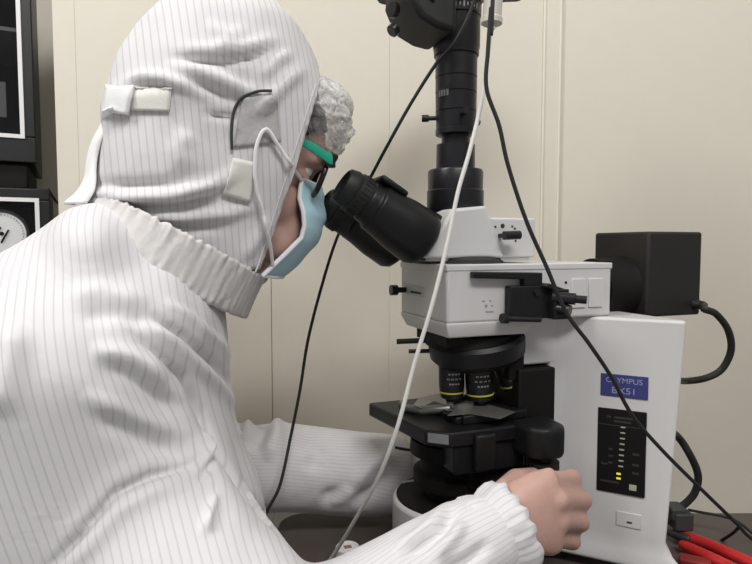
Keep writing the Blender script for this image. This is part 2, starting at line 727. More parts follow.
def flare(inset, rear, r=.012):
    """right-hand outline from waist to the rear, at an inset"""
    o = FO - FN * inset
    pts = []
    s0 = (.030 - o.y) / FT.y
    a = o + FT * s0
    c = o + FT * ((rear - .006 - o.x) / FT.x)
    pts.append((.030 + 0, a))
    out = [(a.x - .03, .030), (a.x - .006, .030), (a.x + .004, .036)]
    b = c - FT * .012
    out += [(b.x, b.y), (c.x - .001, c.y - .002), (rear - .003, c.y - .001), (rear, c.y - .010)]
    return out


def footplan(inset, rear, rr):
    right = []
    for k in range(0, 10):
        a = math.radians(180 - k * 12)
        right.append((-.003 + rr * math.cos(a), rr * math.sin(a)))
    right += [(.045, .040 - inset), (.062, .032 - inset)]
    right += flare(inset, rear)[1:]
    left = [(u, -v) for u, v in right[1:]][::-1]
    return right + left


mb = MB()
def frontplan(rr):
    right = [(-.003 + rr * math.cos(math.radians(180 - k * 12)), rr * math.sin(math.radians(180 - k * 12))) for k in range(10)]
    right += [(.045, .040), (.062, .031), (.120, .029)]
    return right + [(u, -v) for u, v in right[1:]][::-1]


mb.prism(*plan(frontplan(.060), .012, .077))
stand = obj('stand', mb, M['white'], scope, bevel=.004)
colp = flare(.004, .190)
front = [(.0535, .030)]
cp = front + colp[1:]
cp = cp + [(u, -v) for u, v in cp][::-1]
mb = MB()
# upright: lower part starts behind the rack, the upper part is the arm that carries the lamp arm
low = [(.079, .030)] + colp[1:]
low = low + [(u, -v) for u, v in low][::-1]
lo2 = [(.095, .028)] + flare(.004, .1895)[1:]
lo2 = lo2 + [(u, -v) for u, v in lo2][::-1]
hi2 = [(.095, .030)] + flare(-.003, .1925)[1:]
hi2 = hi2 + [(u, -v) for u, v in hi2][::-1]
f1_ = [(.095, .033)] + flare(-.004, .1945)[1:]
f1_ = f1_ + [(u, -v) for u, v in f1_][::-1]
f2_ = [(.095, .031)] + flare(.001, .192)[1:]
f2_ = f2_ + [(u, -v) for u, v in f2_][::-1]
mb.rings([[L(u, v, .012) for u, v in f1_], [L(u, v, .019) for u, v in f1_], [L(u, v, .027) for u, v in f2_], [L(u, v, .040) for u, v in lo2], [L(u, v, .2635) for u, v in hi2]])
lbox(mb, .0615, .130, -.030, .030, .2135, .2635)
obj('column', mb, M['white'], scope, bevel=.003)
for (u, v) in ((-.03, .03), (-.03, -.03), (.165, .075), (.165, -.075)):
    obj('rubber_foot', MB().cyl(L(u, v, 0), L(u, v, .0125), .011), M['rubber'], stand)
# dark recess in the foot
rec = [(-.003 + .0560 * math.cos(math.radians(a)), .0560 * math.sin(math.radians(a))) for a in range(180, 64, -8)]
rec += [(.045, .037), (.06, .029)]
rec = rec + [(u, -v) for u, v in rec[1:]][::-1]
obj('foot_recess', MB().prism(*plan(rec, 0.0765, .0782)), M['blackmatt'], scope)
mb = MB()
lbox(mb, -.040, -.012, -.044, -.040, .0782, .0792)
obj('rating_label', mb, M['silver'], scope)
obj('field_lens', MB().lathe(L(0, 0, .077), (0, 0, 1), [(0, .027), (.010, .027), (.012, .024), (.012, .018), (.0105, 0)]), M['blacksatin'], scope)

# stage rack
mb = MB()
lbox(mb, .052, .0955, -.040, .040, .080, .2115)
lbox(mb, .044, .0622, -.034, .034, .20, .249)
lbox(mb, -.005, .060, -.045, .046, .100, .140)
obj('stage_rack', mb, M['blackmatt'], scope, bevel=.002)

# focus knobs
for sv in (1, -1):
    mb = MB()
    mb.lathe(L(.045, .030 * sv, .088), (0, -sv, 0), [(0, .016), (.010, .016), (.010, .027), (.014, .029), (.030, .029), (.033, .027), (.033, .0)], 36)
    k = obj('focus_knob', mb, M['rubber'], scope)
    mb = MB()
    mb.lathe(L(.045, .062 * sv, .088), (0, -sv, 0), [(0, .018), (.004, .020), (.020, .020), (.022, .018), (.022, 0)], 36)
    obj('fine_knob', mb, M['blacksatin'], k)

# stage
mb = MB()
st = [(-.068, -.066), (-.050, .050), (-.041, .063), (.042, .063), (.052, .05), (.062, -.066)]
st = [(-.0700, -.066), (-.052, .045), (-.034, .060), (.044, .060), (.064, .052), (.064, -.066)]
mb.prism(*plan(st, .1485, .1635))
stage = obj('stage', mb, M['black'], scope, bevel=.0025)
mb = MB()
a0, a1 = Vector((-.052, .045)), Vector((-.034, .060))
n = Vector((a0.y - a1.y, a1.x - a0.x)).normalized()
d_ = a1 - a0
q = [a0 + d_ * .08 + n * .0004, a0 + d_ * .92 + n * .0004, a0 + d_ * .92 - n * .002, a0 + d_ * .08 - n * .002]
mb.prism([L(p.x, p.y, .1525) for p in q], [L(p.x, p.y, .1615) for p in q])
obj('corner_plate', mb, mat('worn grey plate', (.22, .22, .23), .35, .3), stage)
mb = MB()
mb.prism(*plan([(-.022, -.012), (-.018, .040), (.058, .040), (.058, -.012)], .1635, .1705))
lbox(mb, -.012, .060, .030, .044, .1635, .1725)
obj('slide_carrier', mb, M['black'], stage, bevel=.0015)
mb = MB()
mb.tube([L(*p) for p in ((-.040, -.045, .166), (-.046, -.020, .167), (-.036, .000, .169), (-.010, .012, .1715))], [.003, .004, .005, .004], 10)
mb.tube([L(*p) for p in ((-.010, .012, .1725), (.000, -.005, .1735), (.020, -.012, .1735), (.05, -.006, .1735))], .004, 10)
mb.prism(*plan([(-.026, -.004), (-.016, .018), (.008, .016), (.002, -.006)], .1706, .1722))
obj('specimen_holder', mb, mat('grey holder metal', (.16, .16, .15), .35, .6), stage, bevel=.0006)
mb = MB()
mb.lathe(L(-.024, -.020, .1637), (0, 0, 1), [(0, .017), (.0004, .017), (.0004, .0)])
obj('stage_opening', mb, M['blackmatt'], stage)
def on_h(px, py, h):
    """local point on the level h above the desk"""
    d = P(px, py, 1.0) - Vector((0, 0, ZC))
    p = Vector((0, 0, ZC)) + d * ((DZ + h - ZC) / d.z)
    q = p - MO
    return Vector((q.dot(EU), -q.dot(EV), h))


hp = [(413, 405), (419, 398), (436, 394), (452, 392), (472, 400), (498, 407), (516, 412), (500, 419), (470, 414), (447, 416), (455, 409), (434, 401), (421, 408)]
mb = MB().prism([on_h(x, y, .1708) for x, y in hp], [on_h(x, y, .1732) for x, y in hp])
obj('holder_arm', mb, mat('pale holder metal', (.20, .20, .19), .35, .5), stage, bevel=.0006)
# stage underside: carriage, drive, condenser
mb = MB()
lbox(mb, -.028, .050, .030, .056, .120, .1485)
lbox(mb, -.010, .012, .055, .066, .124, .160)
lbox(mb, -.030, .030, -.05, .03, .135, .1485)
obj('carriage', mb, M['black'], stage, bevel=.003)
mb = MB()
mb.prism(*plan([(.034, .050), (.038, .080), (.050, .090), (.068, .090), (.077, .080), (.079, .045)], .136, .1665))
drv = obj('stage_drive', mb, M['black'], stage, bevel=.005)
mb = MB()
mb.lathe(L(.060, .072, .136), (0, 0, -1), [(0, .006), (.006, .006), (.006, .014), (.016, .014), (.016, .010), (.021, .010), (.021, .0155), (.036, .0155), (.037, 0)], 28)
obj('drive_knob', mb, M['rubber'], drv)
mb = MB()
mb.lathe(L(0, 0, .148), (0, 0, -1), [(0, .030), (.010, .030), (.010, .044), (.024, .045), (.024, .034), (.042, .034), (.044, .041), (.056, .041), (.058, .024), (.066, .022), (.066, 0)], 40)
lbox(mb, -.018, .045, -.032, .032, .100, .122)
cond = obj('condenser', mb, M['blackmatt'], scope)
mb = MB().tube([L(-.02, -.02, .117), L(-.040, -.040, .1165), L(-.046, -.046, .117)], .0016, 8)
obj('aperture_lever', mb, M['blacksatin'], cond)
obj('centring_screw', MB().lathe(L(-.020, .028, .128), L(-.3, -1, 0), [(0, .006), (.012, .006), (.012, 0)], 20), M['blacksatin'], cond)

# lamp arm (white), with its lip
mb = MB()
lbox(mb, -.0365, .150, -.055, .055, .2635, .3165)
arm = obj('illuminator_arm', mb, M['white'], scope, bevel=.003)
mb = MB()
lbox(mb, -.0372, .1505, -.0557, .0557, .3118, .318)
obj('arm_cover', mb, M['white'], arm, bevel=.0012)
mb = MB()
a_, b_ = [(-.0365, -.055), (-.0365, .055), (.056, .055), (.056, -.055)], [(-.032, -.050), (-.032, .050), (.053, .050), (.053, -.050)]
mb.rings([[L(u, v, .2640) for u, v in a_], [L(u, v, .2605) for u, v in a_], [L(u, v, .2495) for u, v in b_]])
obj('arm_lip', mb, M['white'], arm, bevel=.0012)
mb = MB()
lbox(mb, -.0372, -.036, -.042, .006, .284, .294)
sl = obj('slider_slot', mb, M['whitegrey'], arm, bevel=.0005)
mb = MB()
lbox(mb, -.0376, -.0372, -.026, .000, .2865, .2885)
mb.lathe(L(-.037, -.040, .2885), (-1, 0, 0), [(0, .003), (.010, .003), (.010, .0055), (.017, .0055), (.017, 0)], 18)
obj('slider_knob', mb, M['blacksatin'], sl)
# ribs beside the lamp
mb = MB()
for uu in (.1005, .1215):
    lbox(mb, uu, uu + .017, .0545, .0566, .2735, .3025)
obj('rib', mb, M['white'], arm, bevel=.0006)
mb = MB()
obj('arm_screw', MB().lathe(L(.094, .055, .299), (0, -1, 0), [(0, .0014), (.0004, .0014), (.0004, 0)], 12), M['blackmatt'], arm)
mb.lathe(L(.0045, .055, .279), (0, -1, 0), [(0, .0014), (.0004, .0014), (.0004, 0)], 12)
for uu, hh, ww in ((.000, .2835, .003), (.008, .2835, .002), (.004, .2735, .008), (.010, .279, .002)):
    obj('print_mark', lbox(MB(), uu, uu + ww, .055, .0554, hh - .0006, hh + .0006), M['silver'], arm, smooth=False)
obj('arm_screw', mb, M['silver'], arm)
# black filter slider on the side of the arm
mb = MB()
mb.prism(*side([(-.0135, .3055), (-.0135, .3115), (.0605, .3095), (.0605, .297), (.040, .297), (.040, .3035)], .0556, .064))
lbox(mb, .024, .074, .0556, .066, .266, .2975)
lbox(mb, .066, .083, .0556, .075, .2655, .294)
mb.prism(*side([(.056, .297), (.062, .300), (.084, .293), (.084, .288)], .0556, .072))
fs = obj('filter_slider', mb, M['black'], scope, bevel=.0012)
mb = MB()
mb.cyl(L(.068, .070, .2865), L(.082, .085, .2855), .0055)
mb.cyl(L(.082, .085, .2855), L(.089, .092, .285), .0038)
mb.cyl(L(.070, .070, .276), L(.078, .083, .275), .0050)
mb.lathe(L(.052, .066, .291), (0, -1, 0), [(0, .003), (.003, .003), (.003, 0)], 14)
obj('clamp_screw', mb, M['blacksatin'], fs)
mb = MB()
mb.cyl(L(.018, .064, .2675), L(.055, .069, .2655), .0026)
mb.lathe(L(.019, .064, .2675), (-1, -.1, .05), [(-.003, .0048), (.003, .0048), (.003, 0)], 16)
obj('slider_pin', mb, M['blacksatin'], fs)

# nosepiece with its objectives
tilt = Vector((.20, 0, -1)).normalized()
mb = MB()
lbox(mb, -.026, .050, -.036, .036, .238, .2497)
mb.lathe(L(.018, 0, .246), (0, 0, -1), [(0, .044), (.012, .046), (.018, .036)], 48)
nose = obj('nosepiece', mb, M['blackmatt'], scope, bevel=.001)
ax = Vector((.17, .10, -1)).normalized()
mb = MB()
prof = [(-.004, .030), (-.003, .047), (.001, .0500), (.016, .0490), (.022, .044), (.027, .030), (.027, 0)]
n = 90
o_ = L(.024, .002, .2405)
t = ax.orthogonal().normalized()
s = ax.cross(t)
rg = []
for dd, rr in prof:
    rg.append([o_ + ax * dd + (t * math.cos(2 * PI * i / n) + s * math.sin(2 * PI * i / n)) * (rr + (.0007 if i % 2 and .003 < dd < .016 else 0)) for i in range(n)])
mb.rings(rg)
tur = obj('turret', mb, M['black'], nose)
mb = MB()
mb.cyl(L(-.012, -.022, .236), L(-.048, -.038, .234), .0028)
mb.cyl(L(-.008, -.024, .224), L(-.036, -.034, .2235), .0022)
obj('lock_screw', mb, M['blacksatin'], nose)


def objective(p, axis, length, s=1.0):
    a = Vector(axis).normalized()
    k = length
    mb = MB().lathe(p, a, [(-.004, .010 * s), (.006, .0122 * s), (k * .62, .0122 * s), (k * .70, .0118 * s), (k * .88, .0105 * s), (k * .93, .006 * s), (k, .005 * s), (k, 0)], 32)
    o = obj('objective', mb, M['blacksatin'], scope)
    mb = MB().lathe(p + a * k * .745, a, [(0, .0116 * s), (0, .0121 * s), (.0014, .0121 * s), (.0014, .0116 * s)], 32, False)
    obj('colour_ring', mb, M['yellow'], o)
    mb = MB()
    t1 = (L(-.25, 1, 0) - a * a.dot(L(-.25, 1, 0))).normalized()
    t2 = a.cross(t1)
    for row, wd in ((.36, .7), (.46, .9), (.56, .6)):
        for i in range(-6, 7):
            th = i * .12 * wd
            if i % 3 == 0:
                continue
            c = p + a * k * row + (t1 * math.cos(th) + t2 * math.sin(th)) * .01235 * s
            Mx = Matrix((t2 * math.cos(th) - t1 * math.sin(th), a, t1 * math.cos(th) + t2 * math.sin(th))).transposed()
            mb.box(c, (.0011, .0016, .0002), Mx)
    obj('engraving', mb, M['silver'], o)
    return o


objective(L(-.003, 0, .224), (.02, 0, -1), .050, 1.08)
objective(L(.0215, .012, .2225), (.05, -.02, -1), .050, 1.18)
objective(L(.050, .014, .2190), (.38, -.10, -1), .036, 1.12)
objective(L(.030, -.034, .2230), (.2, .45, -1), .030, .95)

# trinocular head
mb = MB()
mb.prism(*side([(-.052, .3235), (-.0235, .3698), (.0124, .3735), (.034, .3235)], -.040, .040))
head = obj('observation_head', mb, M['white'], scope, bevel=.003)
mb = MB()
lbox(mb, .012, .071, -.036, .036, .3235, .3625)
obj('prism_housing', mb, M['white'], head, bevel=.002)
obj('dovetail', MB().lathe(L(.004, 0, .3175), (0, 0, 1), [(0, .045), (.0045, .045), (.0065, .043)], 48), M['dimprint'], head)
mb = MB()
lbox(mb, -.045, .066, -.034, .034, .3205, .3245)
obj('base_plate', mb, M['whitegrey'], head, bevel=.001)
mb = MB()
mb.cyl(L(.030, .036, .345), L(.030, .050, .345), .0022)
mb.cyl(L(.026, .050, .3448), L(.043, .0505, .3455), .0042)
obj('path_knob', mb, M['blacksatin'], head)
mb = MB()
mb.lathe(L(.033, .036, .3545), (0, -1, 0), [(0, .0022), (.0005, .0022), (.0005, 0)], 14)
for uu, hh in ((.046, .352), (.049, .347), (.047, .340), (.043, .354), (.024, .3535)):
    lbox(mb, uu, uu + .002, .036, .0363, hh - .001, hh + .001)
obj('path_marking', mb, M['dimprint'], head)
# binocular
mb = MB()
e0, e1 = None, None
for sv in (1, -1):
    v = .031 * sv
    ua, ha = uv_of(369, 203, .031)
    ub, hb = uv_of(424, 241, .031)
    if sv < 0:
        ha -= .007
        hb -= .005
    p0, p1 = L(ua, v, ha), L(ub, v, hb)
    dvec = (p1 - p0).normalized()
    ln = (p1 - p0).length
    mb.lathe(p0, dvec, [(-.006, .0165), (-.004, .0190), (.004, .0200), (.006, .0225), (.016, .0232), (ln * .55, .0262), (ln * .9, .0275), (ln, .0245), (ln + .004, .018)], 40)
    e0, e1 = p0, dvec
bino = obj('binocular_tube', mb, M['black'], scope, bevel=.001)
ua, ha = uv_of(385, 213, .0)
ub, hb = uv_of(426, 241, .0)
dvu, dvh = (ub - ua), (hb - ha)
nl = math.hypot(dvu, dvh)
nu, nh = -dvh / nl, dvu / nl
mb = MB()
mb.prism(*side([(ua + nu * .019, ha + nh * .019), (ub + nu * .024, hb + nh * .024), (ub + dvu / nl * .014 + nu * .01, hb + dvh / nl * .014 + nh * .01), (ub - nu * .024, hb - nh * .024), (ua - nu * .019, ha - nh * .019)], -.028, .028))
obj('bridge', mb, M['black'], bino, bevel=.004)
ul, hl = uv_of(390, 187, .031)
mb = MB().box(L(ul, .030, hl), (.030, .030, .006), Matrix.Rotation(math.atan2(dvh, dvu) * -1, 3, 'Y'))
obj('lug', mb, M['black'], bino, bevel=.004)
for sv in (1, -1):
    v = .031 * sv
    ua, ha = uv_of(341.5, 183, .031)
    ub, hb = uv_of(372, 205, .031)
    if sv < 0:
        ha -= .012
        hb -= .012
    p0, p1 = L(ua, v, ha), L(ub, v, hb)
    a = (p1 - p0).normalized()
    ln = (p1 - p0).length
    mb = MB().lathe(p0, a, [(.004, 0), (.0035, .010), (.0, .0135), (.001, .0155), (.008, .0178), (.012, .0172), (.013, .0188), (ln * .7, .0190), (ln * .72, .0178), (ln, .0178)], 36)
    ep = obj('eyepiece', mb, M['rubber'], scope)
    mb = MB()
    for i in range(28):
        th = 2 * PI * i / 28
        t = a.orthogonal().normalized()
        s = a.cross(t)
        rv = t * math.cos(th) + s * math.sin(th)
        Mx = Matrix((a, rv, a.cross(rv))).transposed()
        mb.box(p0 + a * .020 + rv * .0190, (.008, .001, .0018), Mx)
    obj('grip_ring', mb, M['rubber'], ep)

# camera tube
mb = MB()
mb.lathe(L(0, 0, .370), (0, 0, 1), [(0, .0278), (.001, .0285), (.020, .0285), (.021, .0275), (.039, .0278), (.041, .0265), (.041, .0195), (.066, .0192), (.066, .0142), (.076, .0142)], 48)
pt = obj('photo_tube', mb, M['blacksatin'], scope)
mb = MB()
mb.lathe(L(0, 0, .445), (0, 0, 1), [(0, .0185), (.001, .0203), (.006, .0203), (.0063, .0197), (.0225, .0203), (.0227, .0195), (.0235, .0195), (.0237, .0203), (.0405, .0205), (.041, .0199), (.0418, .0199), (.042, .0206), (.0555, .0206), (.056, .0200), (.0568, .0200), (.057, .0207), (.078, .0208), (.078, .0222), (.083, .0225), (.086, .0232), (.112, .0234), (.113, .0226), (.1145, .0226)], 48)
ad = obj('camera_adapter', mb, M['blacksatin'], pt)
mb = MB()
n = 60
rg = []
for dd, rr in ((0, .0225), (.001, .0238), (.012, .0238), (.013, .0225)):
    rg.append([L(rr * math.cos(2 * PI * i / n) * (1.02 if i % 2 and rr > .023 else 1), rr * math.sin(2 * PI * i / n) * (1.02 if i % 2 and rr > .023 else 1), .5595 + dd) for i in range(n)])
mb.rings(rg)
obj('knurled_ring', mb, M['steel'] if False else mat('worn black ring', (.05, .05, .05), .28, .8), pt)
for ang in (205, -20, 100):
    a = math.radians(ang)
    dv = L(math.cos(a), math.sin(a), 0)
    c = L(0, 0, .463)
    mb = MB().cyl(c + dv * .018, c + dv * .027, .0022).cyl(c + dv * .027, c + dv * .034, .0035)
    obj('thumb_screw', mb, M['blacksatin'], pt)
# tiny lettering on the adapter, towards the left
mb = MB()
for i in range(4):
    th = math.radians(192 + i * 9)
    c = L(.0209 * math.cos(th), -.0209 * math.sin(th), .484)
    c = Vector((.0209 * math.cos(th), .0209 * math.sin(th), .484))
    rv = Vector((math.cos(th), math.sin(th), 0))
    Mx = Matrix((rv.cross(Vector((0, 0, 1))), Vector((0, 0, 1)), rv)).transposed()
    mb.box(c, (.0022, .006, .0002), Mx)
obj('adapter_marking', mb, mat('dim silver print', (.16, .16, .16), .4), pt)
mb = MB()
for i in range(-5, 6):
    th = math.radians(250 + i * 9)
    rv = Vector((math.cos(th), math.sin(th), 0))
    Mx = Matrix((rv.cross(Vector((0, 0, 1))), Vector((0, 0, 1)), rv)).transposed()
    mb.box(rv * .0242 + Vector((0, 0, .5655)), (.0012, .005 if i % 2 else .003, .0003), Mx)
obj('ring_marks', mb, M['silver'], pt)

# lamp house
mb = MB()
lbox(mb, .2097, .2867, -.042, .042, .258, .3505)
lamp = obj('lamp_housing', mb, mat('dark brown black enamel', (.017, .015, .013), .55, bump=.06, bscale=400), scope, bevel=.003)
mb = MB()
mb.lathe(L(.149, 0, .288), (1, 0, 0), [(0, .026), (.020, .026), (.022, .033), (.054, .034), (.061, .036)], 48)
obj('lamp_collar', mb, M['blackmatt'], lamp)
mb = MB()
mb.lathe(L(.279, .041, .270), (0, -1, 0), [(0, .006), (.004, .006), (.006, .0048), (.012, .0042), (.012, 0)], 20)
obj('cable_gland', mb, M['rubber'], lamp)


# badge and control panel on the flared face
def FP(s, h, off=0.0):
    ins = .004 - (h - .020) / .2435 * .007      # the face leans out towards the top
    q = FO - FN * ins + FT * s + FN * off
    return L(q.x, q.y, h)


def fbox(s0, s1, h0, h1, o0, o1):
    return [FP(s0, h0, o0), FP(s1, h0, o0), FP(s1, h1, o0), FP(s0, h1, o0)], [FP(s0, h0, o1), FP(s1, h0, o1), FP(s1, h1, o1), FP(s0, h1, o1)]


badge = obj('badge', MB().prism(*fbox(.0525, .0965, .1835, .2065, -.0005, .0012)), M['blue'], scope, bevel=.0006)


def facet_text(body, size, s, h, off, m, parent, sx=1.0):
    me = text_mesh(body, size)
    ex = (FP(1, 0) - FP(0, 0)).normalized()
    ez = Vector((0, 0, 1))
    en = (FP(0, 0, 1) - FP(0, 0, 0)).normalized()
    co = get_co(me)
    c = FP(s, h, off)
    out = np.array([list(c + ex * (x * sx) + ez * y + en * z) for x, y, z in co])
    set_co(me, out)
    return obj('lettering', me, m, parent, smooth=False)


facet_text('OLYMPUS', .0078, .0745, .2003, .0013, M['bluetext'], badge, 1.0)
facet_text('BX51', .0090, .0745, .1900, .0013, M['bluetext'], badge, 1.15)
PS, PH = .0015, .0030
panel = obj('control_panel', MB().prism(*fbox(.0490 + PS, .0945 + PS, .0865 - PH, .1740 - PH, -.0005, .0014)), M['blackmatt'], scope, bevel=.0012)
obj('panel_line', MB().prism(*fbox(.0500 + PS, .0935 + PS, .1568 - PH, .1576 - PH, .0012, .0017)), M['dimprint'], panel)
mb = MB()
for i in range(8):
    hh = .1150 + i * .0058
    mb.prism(*fbox(.0695 + i * .0002 + PS, .0740 + i * .0002 + PS, hh - PH, hh + .0014 - PH, .0012, .0018))
obj('brightness_bar', mb, M['ledbar'], panel)
mb = MB()
for i in range(2):
    hh = .1018 + i * .0048
    mb.prism(*fbox(.0680 + PS, .0720 + PS, hh - PH, hh + .0020 - PH, .0012, .0018))
obj('lit_bar', mb, M['ledon'], panel)
mb = MB().prism(*fbox(.0800 + PS, .0868 + PS, .0925 - PH, .0985 - PH, .0012, .0020))
obj('power_key', mb, M['ledpad'], panel, bevel=.0004)
for s_, h_, w_ in ((.0825, .1290, .006), (.0825, .1180, .006), (.0825, .1095, .006), (.053, .1150, .006), (.0525, .0970, .018), (.0575, .1645, .004), (.0645, .1645, .018), (.0645, .1605, .016), (.0600, .131, .004), (.0600, .124, .004), (.0600, .117, .004)):
    obj('panel_print', MB().prism(*fbox(s_ + PS, s_ + w_ + PS, h_ - PH, h_ + .0022 - PH, .0012, .0016)), M['dimprint'], panel, smooth=False)
lab = obj('side_label', MB().prism(*fbox(.070, .0930, .0500, .0650, -.0005, .0007)), mat('white side label', (.66, .66, .65), .3), scope, bevel=.0003)
obj('label_mark', MB().prism(*fbox(.0800, .0850, .0545, .0562, .0006, .0010)), M['dimprint'], lab)

# ---------------------------------------------------------------- the camera on the tube
dslr = empty('camera', W(0, 0, .5725), MA)
tag(dslr, 'black reflex camera mounted lens-down on top of the microscope tube', 'camera')


def C_(u, v, h):
    return Vector((u, -v, h - .5725))


def cside(pts, v0, v1):
    q = [uv_of(px, py, 0.0) for px, py in pts]
    return [C_(u, v0, h) for u, h in q], [C_(u, v1, h) for u, h in q]


mb = MB().lathe(C_(0, 0, .5727), (0, 0, 1), [(0, .0245), (.004, .0252), (.010, .0250), (.010, .0262), (.020, .0262)], 48)
obj('lens_mount', mb, M['blacksatin'], dslr)
mb = MB()
mb.prism(*cside([(392, -30), (392, -14), (430, -6), (484, -12), (545, -14), (545, -52), (396, -52)], -.047, .047))
body = obj('body', mb, M['rubber'], dslr, bevel=.006)
mb = MB()
mb.prism(*cside([(396, -40), (391, 4), (395, 14), (404, 31), (420, 41), (438, 46), (439, -12), (420, -30)], -.020, .040))
obj('grip', mb, M['rubber'], dslr, bevel=.005)
mb = MB()
mb.prism(*cside([(403, -2), (414, -2), (421, 5), (416, 18), (407, 12)], .038, .0425))
obj('grip_cover', mb, mat('worn black leatherette', (.045, .042, .040), .38, bump=.2, bscale=500), dslr, bevel=.001)
mb = MB()
u_, h_ = uv_of(402, 22, .03)
mb.lathe(C_(u_, .01, h_), C_(-.6, .1, .5725 - .6), [(-.002, .006), (.003, .006), (.004, .005), (.004, 0)], 24)
u_, h_ = uv_of(400, 4, .03)
mb.lathe(C_(u_, .015, h_), C_(-1, .3, .5725), [(-.002, .007), (.003, .007), (.003, 0)], 24)
obj('shutter_button', mb, mat('worn chrome black', (.06, .06, .06), .25, .8), dslr)

# ---------------------------------------------------------------- cables and small things
def cable(name, pts, r, m, label, cat, n=10):
    o = obj(name, MB().tube(spline(pts, n), r, 10), m)
    return tag(o, label, cat)


cable('camera_cable', [P(474, -30, .556), P(474, 0, .556), P(456, 40, .558), P(436, 64, .57), P(410, 105, .585), P(385, 150, .60), P(368, 182, .62), P(352, 210, .64), P(337, 238, .655), P(322, 285, .655), P(308, 340, .65), P(300, 390, .64), P(291, 435, .63), P(280, 485, .61), P(266, 514, .60), P(262, 540, .60), P(258, 620, .60)],
      .0017, M['cable'], 'thin black cable hanging from the camera behind the eyepieces', 'cable')
wc = cable('white_cable', [Vector((.125, .50, 2.598)), Vector((.118, .50, 1.9)), P(496, -35, .50), P(494, 0, .50), P(491, 25, .50), P(489, 45, .498), P(483, 95, .495), P(470, 150, .49), P(458, 192, .487), P(447, 245, .484), P(432, 305, .48), P(414, 365, .48), P(398, 425, .48), P(378, 478, .50), P(352, 525, .53), P(338, 548, .55), P(326, 566, .565), P(322, 575, .575)],
           .0018, M['whitecable'], 'long white cable hanging in front of the microscope head', 'cable')
mb = MB()
a, b = P(495, -30, .503), P(491.5, 25, .503)
dv = (b - a).normalized()
mb.lathe(a, dv, [(0, .0078), ((b - a).length - .006, .0078), ((b - a).length - .005, .0088), ((b - a).length - .001, .0088), ((b - a).length, .007)], 24)
obj('connector', mb, mat('beige plastic sleeve', (.55, .52, .46), .4), wc)
cable('long_cable', [Vector((.11, .47, 2.598)), Vector((.105, .475, 1.9)), P(494, -35, .482), P(491, 8, .482), P(488, 50, .482), P(486.5, 88, .482), P(499, 125, .482), P(508, 165, .482), P(526, 220, .482), P(547, 268, .482), P(566, 312, .483), P(590, 345, .485), P(612, 378, .490), P(632, 415, .495), P(662, 450, .50), P(700, 488, .51), P(735, 522, .53), P(752, 539, .54), Vector((.42, .58, DZ + .012)), Vector((.50, .61, DZ + .004)), Vector((.60, .63, DZ + .003))],
      .0017, M['cable'], 'long thin black cable crossing in front of the white microscope column', 'cable')
cable('lamp_cable', [W(.279, .0535, .270), P(704, 309, .632), P(716, 314, .635), P(728, 330, .64), P(731, 350, .645), P(722, 369, .65), P(706, 378, .652), P(686, 381, .656), W(.215, .070, .196), W(.189, .060, .192)],
      .0038, M['cable'], 'thick black cable looping from the lamp housing to the column back', 'cable')
pc = cable('mains_cable', [W(.188, .055, .150), W(.205, .066, .148), P(677, 436, .66), P(690, 455, .66), P(698, 475, .66), P(695, 492, .66), P(686, 503, .66), P(678, 508, .66)],
           .0042, M['cable'], 'thick black mains cable curving into the grey plug behind the column', 'cable')
a = P(677, 509, .655)
mb = MB().box(P(679, 518, .655), (.021, .026, .020)).box(P(675, 511, .655), (.018, .022, .014))
obj('plug', mb, M['plug'], pc, bevel=.002)
cable('thin_lead', [P(689, 510, .665), P(705, 513, .67), P(722, 516, .665), P(738, 522, .655), P(756, 536, .64), P(775, 552, .63)],
      .0016, M['cable'], 'thin black lead running from the grey plug to the right', 'cable')
cable('short_dark_line', [P(740, 526, .62), P(733, 533, .635), P(724, 539, .65), P(719, 542, .655)], .0017, M['cable'],  # thin dark line sloping down to the left
      'short thin dark line lying on the desk behind the red pliers', 'cable')

# red handled pliers on the desk
pl = empty('pliers', P(672, 534, .64))
pl.location.z = DZ
tag(pl, 'red-handled pliers lying on the desk beside the microscope column', 'pliers')
po = Vector(pl.location)


def on_desk(px, py, h):
    """point at height h over the desk"""
    d = P(px, py, 1.0) - Vector((0, 0, ZC))
    k = (DZ + h - ZC) / d.z
    return Vector((0, 0, ZC)) + d * k - po


for pts in (((683, 535.5), (705, 543), (735, 556), (765, 570)), ((681, 544), (700, 553), (730, 567), (760, 582))):
    h = MB().tube(spline([on_desk(x, y, .010) for x, y in pts], 6), [.0045, .0052, .0058, .0058, .006, .006, .006, .006, .0062, .0062, .0062, .006, .006, .006, .0062, .0062, .0062, .006, .005], 14)
    obj('handle', h, M['red'], pl)
mb = MB().tube([on_desk(690, 540, .010), on_desk(677, 535, .010), on_desk(662, 530, .009)], [.0045, .0055, .0025], 10)
mb.lathe(on_desk(680, 537, .004), (0, 0, 1), [(0, .007), (.012, .007), (.012, 0)], 20)
obj('jaw', mb, M['steel'] if False else mat('dark tool steel', (.10, .10, .10), .35, .8), pl, bevel=.0008)
mb = MB()
c = on_desk(695, 563, .006)
mb.box(c, (.03, .016, .010), Matrix.Rotation(math.radians(-25), 3, 'Z'))
b = obj('eraser_block', mb, M['darkred'], None, bevel=.002)
b.location = po
b.location.z = DZ + .0002
tag(b, 'small dark red block under the edge of the red pliers', 'block')

